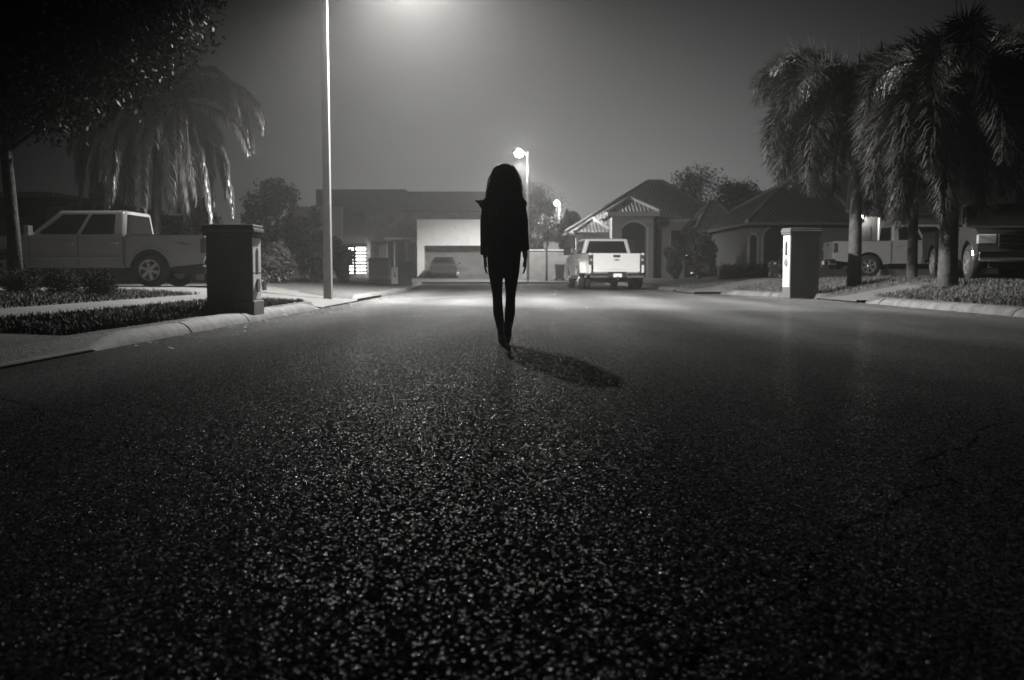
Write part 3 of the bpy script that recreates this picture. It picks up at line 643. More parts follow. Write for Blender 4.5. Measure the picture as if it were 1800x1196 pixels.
# ---------------------------------------------------------------- mailbox pillars
def pillar(label, loc, rz, w, d, h, front, face, m1, m2, s_plinth=True):
    """a pillar whose slotted face looks along local -x; the broad side looks along -y"""
    root = empty('mailbox_pillar', loc, rz); tag(root, label, 'mailbox pillar', 'masonry mailbox pillars')
    MB().box(0, w, 0, d, -.1, h).build('shaft', m1, root, bevel=.012)
    if s_plinth: MB().box(-.03, w+.03, -.03, d+.03, -.1, .16).build('plinth', m1, root, bevel=.015)
    c = MB(); c.box(-.03, w+.03, -.03, d+.03, h+.0, h+.05); c.box(-.045, w+.045, -.045, d+.045, h+.05, h+.11); c.box(-.03, w+.03, -.03, d+.03, h+.11, h+.16); c.build('cap', m1, root, bevel=.012)
    s = front   # -1: slots on the -x face, +1: on the +x face
    X = 0 if s < 0 else w
    def slab(a, y0, y1, z0, z1, name, m, bev=.004):
        x0, x1 = sorted((X+s*a[0], X+s*a[1])); return MB().box(x0, x1, y0, y1, z0, z1).build(name, m, root, bevel=bev)
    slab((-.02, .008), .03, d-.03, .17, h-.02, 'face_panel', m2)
    md = d/2
    n = 14; ap = [(md-.055, h-.5), (md+.055, h-.5)]+[(md+.055*math.cos(PI*i/n), h-.22+.06*math.sin(PI*i/n)) for i in range(n+1)]
    x0, x1 = sorted((X+s*.004, X+s*.014)); MB().prism(ap, x0, x1, 'x').build('niche', 'dark', root)
    ap = [(md+.085*math.cos(2*PI*i/8+PI/8), h-.68+.1*math.sin(2*PI*i/8+PI/8)) for i in range(8)]
    x0, x1 = sorted((X+s*.004, X+s*.03)); MB().prism(ap, x0, x1, 'x').build('mailbox_door', 'stucco_grey', root, bevel=.006)
    for z in (h-.51, h-.92): slab((.005, .0095), .03, d-.03, z, z+.008, 'joint', 'dark', 0)
    return root
pillar('dark masonry mailbox pillar with wide cap on the left kerb grass', (-4.205, 13.72, .11), 0, .63, .5, 1.05, 1, 0, 'stucco_grey', 'stucco_white')  # pale slot face painted whiter to put lamplight on that side
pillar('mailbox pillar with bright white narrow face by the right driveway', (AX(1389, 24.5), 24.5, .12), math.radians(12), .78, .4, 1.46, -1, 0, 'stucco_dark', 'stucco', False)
Yp = 41.5
r_ = empty('mailbox_pillar', (AX(648, Yp), Yp, .1)); tag(r_, 'pale squat pillar with rounded cap left of the white-faced one', 'mailbox pillar', 'masonry mailbox pillars')
MB().box(0, .85, 0, .7, -.1, 1.0).build('shaft', 'stucco', r_, bevel=.02)
MB().box(-.05, .9, -.05, .75, 0, .25).build('plinth', 'stucco_grey', r_, bevel=.02)
c = MB(); c.box(-.06, .91, -.06, .76, 1.0, 1.09); c.box(.0, .85, .0, .7, 1.09, 1.16); c.build('cap', 'stucco', r_, bevel=.035, seg=3)
r_ = empty('mailbox_pillar', (AX(688, 40.3), 40.3, .08)); tag(r_, 'dark narrow pillar with white address panel beside a pale squat pillar', 'mailbox pillar', 'masonry mailbox pillars')
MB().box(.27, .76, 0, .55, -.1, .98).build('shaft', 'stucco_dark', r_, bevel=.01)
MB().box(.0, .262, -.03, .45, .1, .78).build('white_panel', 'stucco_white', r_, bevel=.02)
q = MB(); q.box(.12, .15, -.036, -.028, .38, .56); q.box(.12, .2, -.036, -.028, .38, .41); q.build('house_number', 'dark', r_)

# ---------------------------------------------------------------- buildings
def bx(px0, px1, py0, py1, Y, d, zmin=None):
    xa, xb = AX(px0, Y), AX(px1, Y); z1 = AZ(py0, Y); z0 = AZ(py1, Y) if zmin is None else zmin
    return (xa, xb, Y, Y+d, z0, z1)
def part(root, name, m, boxes, bevel=.0):
    mb = MB(); o = root.location
    for b in boxes: mb.box(b[0]-o.x, b[1]-o.x, b[2]-o.y, b[3]-o.y, b[4]-o.z, b[5]-o.z)
    return mb.build(name, m, root, bevel=bevel)
# modern flat-roofed house at the end of the road
Y0 = 72
H1 = empty('modern_house', (AX(700, Y0), Y0, .2)); tag(H1, 'flat roofed modern house with white garage block and dark parapet', 'house')
part(H1, 'dark_parapet', 'stucco_dark', [bx(557, 602, 333, 362, Y0-.6, 9), bx(602.2, 714, 333, 372.5, Y0-.58, 9)])
part(H1, 'dark_parapet', 'stucco_dark', [bx(714.3, 905, 337, 371, Y0-.3, 8.6)])
part(H1, 'side_wall', 'stucco', [bx(505, 601.5, 363, 0, Y0-1.2, .6, 0)])
part(H1, 'recess_wall', 'stucco_dark', [bx(557, 641, 362.5, 0, Y0+.3, 3, 0)])
w = part(H1, 'front_wall', 'stucco_grey', [bx(641.2, 905, 373, 0, Y0+.0, 3, 0)])
part(H1, 'wall_niche', 'dark', [bx(652, 665, 424, 470, Y0-.06, .05)])
part(H1, 'garage_block', 'stucco_white', [bx(733.5, 905, 386, 432, Y0-2.5, 2.3), bx(733.5, 745.5, 432, 0, Y0-2.5, 2.3, 0), bx(893, 905, 432, 0, Y0-2.5, 2.3, 0)])
gd = part(H1, 'garage_door', 'stucco_grey', [bx(745.7, 893, 432.5, 0, Y0-1.6, .3, 0)])
part(H1, 'door_panel', 'stucco_grey', [bx(748, 891, 434+i*13, 445+i*13, Y0-1.63, .02) for i in range(4)])
part(H1, 'canopy', 'stucco', [bx(676, 733.3, 417.5, 421, Y0-.9, .88)])
for i, (a, b) in enumerate(((680, 694.5), (697.5, 713), (716, 731))):
    fr = part(H1, 'window', 'trim', [bx(a, a+1.6, 423, 474, Y0-.12, .1), bx(b-1.6, b, 423, 474, Y0-.12, .1), bx(a+1.6, b-1.6, 423, 424.6, Y0-.12, .1)])
    pn = part(H1, 'pane', 'glass_house', [bx(a+1.6, b-1.6, 424.6, 474, Y0-.07, .06)]); pn.parent = fr
# lit slatted gate screen beside it
lw = part(H1, 'lit_window', 'winglow', [bx(613.5, 621.5, 436, 481, Y0-.5, .03), bx(626, 643, 435, 481, Y0-.5, .03)])
sl = part(H1, 'slat', 'dark', [bx(611, 645, 440.3+i*5.85, 443.6+i*5.85, Y0-.58, .04) for i in range(7)]+[bx(621.5, 626, 432, 484, Y0-.56, .03), bx(611, 645, 428, 435, Y0-.56, .04)])

H2 = None
def roof_faces(root, name, faces, m='tile'):
    """sloping tiled planes with a real thickness; uv in metres along the eave and up the slope"""
    me = bpy.data.meshes.new(name); bm = bmesh.new(); uvl = bm.loops.layers.uv.new('UVMap'); o = root.location
    for f in faces:
        P = [Vector(p)-Vector(o) for p in f]; e = (P[1]-P[0]).normalized(); nrm = None
        for i in range(2, len(P)):
            nrm = (P[1]-P[0]).cross(P[i]-P[0])
            if nrm.length > 1e-4: break
        nrm.normalize()
        if nrm.z < 0: nrm = -nrm
        up = nrm.cross(e); 
        if up.z < 0: up = -up
        top = [bm.verts.new(p+nrm*.0) for p in P]; bot = [bm.verts.new(p-Vector((0, 0, .12))) for p in P]
        fc = bm.faces.new(top); bm.faces.new(bot[::-1])
        for i in range(len(P)): bm.faces.new((top[i], bot[i], bot[(i+1) % len(P)], top[(i+1) % len(P)]))
        for l in fc.loops:
            d = l.vert.co-P[0]; l[uvl].uv = (d.dot(e), d.dot(up))
    bmesh.ops.recalc_face_normals(bm, faces=bm.faces); bm.to_mesh(me); bm.free(); me.materials.append(M[m])
    ob = bpy.data.objects.new(name, me); col.objects.link(ob); ob.parent = root; return ob
def hip(root, x0, x1, y0, y1, ze, zr, ridge=0.0, rx=None, name='roof', m='tile'):
    cx = (x0+x1)/2 if rx is None else rx; cy = (y0+y1)/2; h = ridge/2
    a, b, c, d = (x0, y0, ze), (x1, y0, ze), (x1, y1, ze), (x0, y1, ze); p, q = (cx-h, cy, zr), (cx+h, cy, zr)
    fs = [[a, b, q, p], [c, d, p, q], [b, c, q], [d, a, p]] if h > 0 else [[a, b, p], [b, c, p], [c, d, p], [d, a, p]]
    r = roof_faces(root, name, fs, m)
    k = MB(); o = root.location
    for s, e in ((a, p), (b, q), (c, q), (d, p))+(((p, q),) if h > 0 else ()):
        s = Vector(s)-Vector(o); e = Vector(e)-Vector(o); k.tube([s+Vector((0, 0, .05)), e+Vector((0, 0, .05))], .11, 8)
    k.build('ridge_tile', 'stucco_grey', r); return r
# tiled house on the right of the far street
Y1 = 60
H2 = empty('tiled_house', (AX(1150, Y1), Y1, .3)); tag(H2, 'hip roofed tiled house with tall arched entry behind the dual wheel pickup', 'house')
def X1(p): return AX(p, Y1)
def Z1(p): return AZ(p, Y1)
hip(H2, X1(995), X1(1330), Y1+1, Y1+16, Z1(408), AZ(320, Y1+8.5), 1.0, rx=AX(1150, Y1+8.5)+.0)
part(H2, 'wall', 'stucco_grey', [(X1(1010), X1(1315), Y1+1.6, Y1+15, 0, Z1(404)-.15)])
# entry with arch
ax0, ax1 = X1(1073), X1(1152); az = Z1(378); YE = Y1-2.2
def YX(p): return AX(p, YE)
def YZ(p): return AZ(p, YE)
n = 16; aL, aR = YX(1093), YX(1135); zs, zt = YZ(402), YZ(391)
arch = [(aL+(aR-aL)*i/n, zs+(zt-zs)*math.sin(PI*i/n)**.7) for i in range(n+1)]
lo_ = H2.location
poly = [(YX(1075)-lo_.x, -lo_.z), (aL-lo_.x, -lo_.z)]+[(x-lo_.x, z-lo_.z) for x, z in arch]+[(aR-lo_.x, -lo_.z), (YX(1148)-lo_.x, -lo_.z), (YX(1148)-lo_.x, YZ(376)-lo_.z), (YX(1075)-lo_.x, YZ(376)-lo_.z)]
en = MB().prism(poly, YE-lo_.y, YE+.5-lo_.y).build('entry_wall', 'stucco', H2)
t = MB(); R = [[(x-lo_.x, YE-.06-lo_.y, z-lo_.z), (x-lo_.x, YE+.1-lo_.y, z-lo_.z), (x-lo_.x, YE+.1-lo_.y, z+.14-lo_.z), (x-lo_.x, YE-.06-lo_.y, z+.14-lo_.z)] for x, z in arch]
t.loft(R); t.box(aR-lo_.x, aR+.13-lo_.x, YE-.06-lo_.y, YE-.003-lo_.y, -lo_.z, zs+.1-lo_.z); t.build('arch_trim', 'trim', en)
part(H2, 'entry_recess', 'dark', [(aL-.3, aR+.3, YE+2.6, YE+2.8, 0, zt+.2)])
part(H2, 'entry_side', 'stucco_grey', [(YX(1075), YX(1078), YE+.5, Y1+1.6, 0, YZ(376)), (YX(1145), YX(1148), YE+.5, Y1+1.6, 0, YZ(376))])
part(H2, 'front_door', 'door', [(YX(1105), YX(1125), YE+2.5, YE+2.6, .2, 2.6)])
g0, g1, gz, gt = YX(1066), YX(1157), YZ(373), YZ(345)
roof_faces(H2, 'entry_roof', [[(g0, YE-.4, gz), (g1, YE-.4, gz), ((g0+g1)/2, YE+1.6, gt)], [(g1, YE-.4, gz), (g1, YE+5, gz), ((g0+g1)/2, YE+5, gt), ((g0+g1)/2, YE+1.6, gt)], [(g0, YE+5, gz), (g0, YE-.4, gz), ((g0+g1)/2, YE+1.6, gt), ((g0+g1)/2, YE+5, gt)]])
def hips(r, lines):
    k = MB()
    for s_, e_ in lines: k.tube([Vector(s_)-H2.location+Vector((0, 0, .04)), Vector(e_)-H2.location+Vector((0, 0, .04))], .1, 8)
    k.build('ridge_tile', 'stucco', r)
gm = ((g0+g1)/2, YE+1.6, gt); er = [o for o in H2.children if o.name.startswith('entry_roof')][0]
hips(er, [((g0, YE-.4, gz), gm), ((g1, YE-.4, gz), gm), (gm, (gm[0], YE+5, gt))])
part(H2, 'fascia', 'trim', [(g0, g1, YE-.46, YE-.41, gz-.26, gz-.02)])
part(H2, 'fascia', 'trim', [(X1(1010), X1(1074), Y1+.92, Y1+.98, Z1(414), Z1(409))])
part(H2, 'fascia', 'trim', [(X1(1158), X1(1224), Y1+.92, Y1+.98, Z1(388), Z1(384))])
part(H2, 'wing_wall', 'stucco', [(X1(1160), X1(1222), Y1+.99, Y1+3, 0, Z1(388))])
part(H2, 'wing_window', 'glass_house', [(X1(1183), X1(1210), Y1+.94, Y1+.97, Z1(452), Z1(404))])
part(H2, 'window_surround', 'trim', [(X1(1181), X1(1183), Y1+.9, Y1+.96, Z1(454), Z1(402)), (X1(1210), X1(1212), Y1+.9, Y1+.96, Z1(454), Z1(402))])
# small left gable and pale garage wall
roof_faces(H2, 'gable_roof', [[(X1(1008), Y1-.6, Z1(409)), (X1(1076), Y1-.6, Z1(409)), (X1(1045), Y1+1.6, Z1(383))], [(X1(1076), Y1-.6, Z1(409)), (X1(1076), Y1+5, Z1(409)), (X1(1045), Y1+5, Z1(383)), (X1(1045), Y1+1.6, Z1(383))], [(X1(1008), Y1+5, Z1(409)), (X1(1008), Y1-.6, Z1(409)), (X1(1045), Y1+1.6, Z1(383)), (X1(1045), Y1+5, Z1(383))]])
gr_ = [o for o in H2.children if o.name.startswith('gable_roof')][0]; gm = (X1(1045), Y1+1.6, Z1(383))
hips(gr_, [((X1(1008), Y1-.6, Z1(409)), gm), ((X1(1076), Y1-.6, Z1(409)), gm)])
part(H2, 'garage_wall', 'stucco_white', [(X1(1013), X1(1072), Y1+.3, Y1+.9, 0, Z1(412))])
part(H2, 'garage_door', 'stucco', [(X1(1019), X1(1066), Y1+.24, Y1+.29, .3, Z1(424))])
# dark awning over the pickup cab
n = 10; aw = [(X1(1055)+.72*math.cos(PI*i/n)-lo_.x, Z1(424)+.38*math.sin(PI*i/n)-lo_.z) for i in range(n+1)]
MB().prism(aw, Y1-.9-lo_.y, Y1+.2-lo_.y).build('arched_awning', 'tile', H2)
# right wing with its own low hip roof
hip(H2, AX(1222, 56), AX(1312, 56), 56, 60.9, AZ(404, 56), AZ(356, 58.4), .3, name='wing_roof')
part(H2, 'wing_wall', 'stucco_grey', [(AX(1227, 56), AX(1308, 56), 56.4, 60.5, 0, AZ(405, 56))])
for a in (1294, 1303): part(H2, 'porch_post', 'trim', [(AX(a, 56), AX(a+1.6, 56), 55.7, 55.9, .2, AZ(430, 56))])

# dark house further right, with the porch light
Y2 = 47
H3 = empty('dark_house', (AX(1450, Y2), Y2, .4)); tag(H3, 'dark house behind the palms with a lit porch', 'house')
def X2(p): return AX(p, Y2)
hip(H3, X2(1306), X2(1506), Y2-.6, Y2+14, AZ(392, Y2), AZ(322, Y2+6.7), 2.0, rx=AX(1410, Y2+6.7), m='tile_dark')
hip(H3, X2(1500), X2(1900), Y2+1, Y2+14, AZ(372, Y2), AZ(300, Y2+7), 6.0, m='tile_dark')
part(H3, 'wall', 'stucco_dark', [(X2(1316), X2(1507), Y2, Y2+13, 0, AZ(393, Y2)-.1)])
part(H3, 'wall', 'stucco_dark', [(X2(1508), X2(1880), Y2+1.8, Y2+13, 0, AZ(374, Y2)-.1)])
lo_ = H3.location
for a0, a1 in ((1317, 1329), (1341, 1385)):
    n = 12; xa, xb_ = X2(a0)-lo_.x, X2(a1)-lo_.x; zz = AZ(408, Y2)-lo_.z; rr = (xb_-xa)/2
    p = [(xa, -.4), (xb_, -.4)]+[(xa+rr+rr*math.cos(PI*i/n), zz-.3+min(rr, .55)*math.sin(PI*i/n)) for i in range(n+1)]
    wn = MB().prism(p, -.02, .01).build('arched_window', 'glass_house', H3)
    tr = MB(); R = []
    for (x, z) in p[2:]: R.append([(x, -.06, z), (x, .0, z), (x, .0, z+.12), (x, -.06, z+.12)])
    tr.loft(R); tr.box(xa-.1, xa, -.06, -.003, -.4, zz-.2); tr.box(xb_, xb_+.1, -.06, -.003, -.4, zz-.2); tr.build('surround', 'stucco_grey', wn)
part(H3, 'porch_column', 'trim', [(X2(1513), X2(1517), Y2+.9, Y2+1.1, .3, AZ(374, Y2)-.2), (X2(1556), X2(1560), Y2+.9, Y2+1.1, .3, AZ(374, Y2)-.2)], bevel=.02)
part(H3, 'front_door', 'door', [(X2(1536), X2(1552), Y2+1.74, Y2+1.79, .4, 2.9)])
part(H3, 'garage_door', 'stucco_grey', [(X2(1600), X2(1700), Y2+1.74, Y2+1.79, .4, 2.8)])
pxp, pzp = X2(1532), AZ(379, Y2)
lt = part(H3, 'porch_light', 'metal', [(pxp-.06, pxp+.06, Y2+1.55, Y2+1.79, pzp+.1, pzp+.2)])
MB().lathe_z([(.03, -.18), (.085, -.12), (.1, 0), (.07, .09), (.02, .1)], 14).build('lamp_glass', 'porchglow', lt, smooth=True, loc=(pxp-lo_.x, Y2+1.6-lo_.y, pzp-lo_.z))
ld = bpy.data.lights.new('porch_bulb', 'POINT'); ld.energy = 90; ld.shadow_soft_size = .1; ld.color = (1, .98, .94)
lo = bpy.data.objects.new('porch_bulb', ld); col.objects.link(lo); lo.parent = H3; lo.location = (pxp-lo_.x, Y2+1.35-lo_.y, pzp-lo_.z)

# low house behind the left pickup
Y4 = 37
H4 = empty('low_house', (AX(60, Y4), Y4, .3)); tag(H4, 'low dark house with pale fascia behind the left pickup', 'house')
def X4(p): return AX(p, Y4)
part(H4, 'wall', 'stucco_dark', [(X4(-260), X4(112), Y4+.6, Y4+11, 0, AZ(352, Y4))])
part(H4, 'fascia', 'stucco', [(X4(-270), X4(104), Y4-.3, Y4-.2, AZ(348, Y4), AZ(338.5, Y4))])
part(H4, 'roof', 'stucco_dark', [(X4(-268), X4(103), Y4-.19, Y4+11.5, AZ(346, Y4), AZ(339, Y4))])
part(H4, 'garage_door', 'stucco', [(X4(-60), X4(38), Y4+.5, Y4+.59, .3, AZ(380, Y4))])
part(H4, 'side_wall', 'stucco', [(X4(73), X4(106), Y4+.45, Y4+.58, .3, AZ(362, Y4))])
H5 = empty('garden_shed', (AX(300, 40), 40, .3)); tag(H5, 'small pale outbuilding seen past the palm trunk', 'shed')
part(H5, 'wall', 'stucco', [bx(278, 319, 387, 0, 40, 3, .1)]); part(H5, 'roof', 'stucco_dark', [bx(274, 323, 379, 386.7, 39.7, 3.6)]); part(H5, 'door', 'stucco_grey', [bx(284, 300, 395, 0, 39.93, .06, .3)])

# boundary wall and wheeled bin by the far lamp
W1 = empty('garden_wall', (AX(960, 64), 64, .2)); tag(W1, 'dark garden wall running behind the far street lamp', 'wall')
part(W1, 'wall_panel', 'stucco_grey', [bx(905, 1010, 441, 0, 64, .25, 0)]); part(W1, 'coping', 'stucco', [bx(903, 1012, 439, 440.9, 63.95, .35)])
B = empty('wheeled_bin', (AX(984, 60.6), 60.6, .12)); tag(B, 'wheeled rubbish bin with pale lid left of the dual wheel pickup', 'bin')
MB().loft([[(sx*w, sy*d, z) for sx, sy in ((-1, -1), (1, -1), (1, 1), (-1, 1))] for w, d, z in ((.22, .26, .08), (.3, .36, .95))]).build('bin_body', 'bin', B, bevel=.03)
MB().box(-.31, .31, -.39, .4, .955, 1.02).build('lid', 'stucco', B, bevel=.02)
for s in (-1, 1): MB().lathe_y([(.02, -.03), (.1, -.03), (.1, .03), (.02, .03)], 16).build('wheel', 'rubber', B, loc=(s*.2, .27, .1))

# ---------------------------------------------------------------- trees and planting
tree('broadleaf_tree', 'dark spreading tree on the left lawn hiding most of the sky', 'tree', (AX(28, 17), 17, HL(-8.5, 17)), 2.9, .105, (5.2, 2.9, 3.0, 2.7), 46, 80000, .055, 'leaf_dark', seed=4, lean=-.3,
     extra=[(2.3, -.2, 5.3, 1.0, .8, .6), (2.9, .2, 5.7, .6, .6, .45), (2.6, 0, 4.75, .35, .4, .22), (1.3, -.3, 4.1, .9, .8, .6), (-1.5, .2, 3.2, 1.3, 1, .8), (-3, .2, 3.4, 1.3, 1, .8), (-1, 0, 3.5, 1.2, 1, .9), (-2.4, .3, 4.2, 1.5, 1.2, 1.1), (.1, 0, 3.5, .9, .8, .7), (.2, .3, 4.6, 1.4, 1.2, 1.2), (3.35, .3, 4.95, .22, .2, .13), (3.1, .3, 4.72, .16, .15, .08), (-4.2, .2, 3.6, 1.3, 1, 1), (-2.6, .2, 2.9, 1.3, .9, .7), (-.9, .1, 2.85, 1.0, .8, .6), (.5, .1, 3.0, .8, .7, .5)])
palm('queen_palm', 'queen palm with drooping feathery fronds behind the left pickup', (AX(274, 27), 27, HL(-10, 27)), 4.6, .12, 64, 3.5, .6, 'queen', seed=5, spacing=.033, lean=.18, up=(-.35, 1.45), droop=(.5, .8))
palm('foxtail_palm', 'foxtail palm with straight spear leaf nearest the white-faced pillar', (AX(1502, 25.3), 25.3, HR(8.7, 25.3)), 4.25, .135, 44, 3.3, .68, 'fox', seed=8, group='foxtail palms on the right lawn', spear=2.2, up=(.1, 1.4), droop=(.56, .88), azs=[PI, PI+.45, 2.7, 0, .45, -.45, 1.4, -1.5], gap=-.01)
palm('foxtail_palm', 'foxtail palm with thickest trunk and tall spear leaf by black pickup', (AX(1666, 20.9), 20.9, HR(9.2, 20.9)), 4.05, .155, 44, 3.0, .66, 'fox', seed=11, group='foxtail palms on the right lawn', spear=2.5, up=(-.5, 1.35), droop=(.68, 1.0))
palm('foxtail_palm', 'thin trunked foxtail palm between its two larger neighbours', (AX(1603, 27.2), 27.2, HR(11, 27.2)), 4.6, .11, 34, 3.1, .6, 'fox', seed=17, group='foxtail palms on the right lawn', up=(-.5, 1.3), droop=(.65, .95))
palm('foxtail_palm', 'dark foxtail palm at the far right end of the row', (AX(1800, 24), 24, HR(12.3, 24)), 4.9, .13, 34, 3.2, .6, 'fox', seed=23, group='foxtail palms on the right lawn', up=(-.5, 1.3), droop=(.65, .95))
# clipped ball shrubs by the path
for i, (px, rx) in enumerate(((36, .37), (108, .31), (174, .29))):
    Y = 16.0
    shrub('ball_shrub', ['clipped dark ball shrub below the tree trunk', 'clipped dark ball shrub between two others by the path', 'clipped dark ball shrub nearest the driveway, end of its row'][i], 'shrub', (AX(px, Y), Y, HL(AX(px, Y), Y)-.03), rx, rx, .22, 5200, .017, 'ball', seed=30+i, group='clipped ball shrubs by the path')
# planting between the palm and the modern house
BG = [  # px, top, base, half width px, depth, kind, label
    (480, 328, 470, 52, 38, 'tree', 'wispy broad tree rising between the queen palm and the lamp pole'),
    (405, 395, 500, 48, 33, 'shrub', 'tall leafy bush directly behind the dark mailbox pillar'),
    (545, 372, 500, 42, 36, 'shrub', 'large dark bush touching the lamp pole on its left'),
    (598, 418, 498, 26, 39, 'shrub', 'dark bush right of the lamp pole below the lit window'),
    (490, 430, 502, 34, 32, 'shrub', 'low spreading bush with a pale gap behind the left driveway'),
    (340, 355, 500, 60, 37, 'tree', 'dark tree mass behind the queen palm trunk'),
    (180, 340, 500, 70, 34, 'tree', 'dark leafy tree rising behind the cab of the left pickup'),
]
for i, (px, top, base, hw, Y, k, lab) in enumerate(BG):
    x = AX(px, Y); z0 = HL(x, Y)-.02; zt = AZ(top, Y)-z0; w = hw/F*Y
    if k == 'tree': tree('garden_tree', lab, 'tree', (x, Y, z0), zt*.4, .07, (zt*.62, w, w*.8, zt*.4), 20, 5200, .09, 'leaf', seed=50+i)
    else: shrub('garden_shrub', lab, 'shrub', (x, Y, z0), w, w*.8, zt*.52, 4200, .075, 'leaf', seed=50+i, nclump=14)
shrub('garden_shrub', 'small pale rimmed bush right of the dark mailbox pillar', 'shrub', (AX(464, 23.8), 23.8, .2), .13, .15, .24, 500, .03, 'leaf', seed=77)
# right and far planting
FAR = [
    (940, 337, 487, 32, 70, 'tree', 'hazy rounded tree right of the walker behind the far lamp pole', .35),
    (1003, 376, 470, 22, 84, 'tree', 'hazy small-crowned tree under the most distant lamp', .5),
    (905, 322, 480, 85, 108, 'tree', 'faint tree showing above the flat roof left of the walker', .5),
    (1208, 300, 470, 92, 82, 'tree', 'large dark tree crown directly behind the tiled roof', .5),
    (1290, 322, 470, 66, 80, 'tree', 'dark tree crown between the tiled roof and the palms', .5),
    (1338, 346, 470, 20, 78, 'tree', 'small tree crown touching the roof of the dark house', .5),
    (1230, 400, 490, 34, 50, 'shrub', 'big rounded bush in front of the tiled house wing', .5),
    (1186, 420, 492, 20, 49, 'shrub', 'dark upright bush beside the pickup rear wheels', .5),
    (1392, 425, 486, 24, 41, 'shrub', 'feathery dark bush behind the white-faced pillar', .5),
    (1362, 462, 486, 12, 36, 'shrub', 'low flowering bush just left of the white-faced pillar', .5),
]
for i, (px, top, base, hw, Y, k, lab, q) in enumerate(FAR):
    x = AX(px, Y); z0 = (HF(x, Y) if Y > 58 else HR(x, Y))-.02; zt = AZ(top, Y)-z0; w = hw/F*Y
    if k == 'tree': tree('garden_tree', lab, 'tree', (x, Y, z0), zt*.35, .12, (zt*(.66 if q > .4 else .6), w, w*.7, zt*(.34 if q > .4 else .4)), 26, 13000, .11, 'leaf', seed=90+i)
    else: shrub('garden_shrub', lab, 'shrub', (x, Y, z0), w, w*.8, zt*.52, 3600, .07, 'leaf', seed=90+i, nclump=12)
tree('young_tree', 'thin stemmed young tree in front of the garden wall', 'tree', (AX(961, 61.5), 61.5, .1), 2.2, .06, (3.0, 1.1, .9, 1.0), 8, 900, .11, 'leaf', seed=120)
# clipped hedge
Yh = 46; hg = empty('hedge', (AX(1322, Yh), Yh, HR(11, Yh))); tag(hg, 'long low clipped hedge before the dark house', 'hedge')
w = (AX(1388, Yh)-AX(1258, Yh))/2
cl = [(-w+.3+(2*w-.6)*i/14, .1*random.uniform(-1, 1), .36, .32, .35, .34) for i in range(15)]+[(-w+.3+(2*w-.6)*i/14, 0, .1, .3, .35, .2) for i in range(15)]
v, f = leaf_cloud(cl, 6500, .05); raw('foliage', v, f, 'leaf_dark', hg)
s = MB()
for i in range(9): s.tube([(-w+.4+(2*w-.8)*i/8, 0, -.1), (-w+.4+(2*w-.8)*i/8, 0, .5)], .03, 5)
s.build('stem', 'bark', hg)
# distant line of trees closing the view
v = []; cl = []
for i in range(60):
    x = -150+5*i+random.uniform(-1, 1)
    if -60 < x < 60 and abs(x+30) > 400: continue
    cl.append((x, 150+random.uniform(-6, 6), 1.2+random.uniform(0, .8), 4.5, 3, 2.4+random.uniform(-.6, .8)))
v, f = leaf_cloud(cl, 14000, .4); tag(raw('treeline', v, f, 'leaf_dark'), 'distant dark tree line along the horizon', 'tree line', kind='stuff')

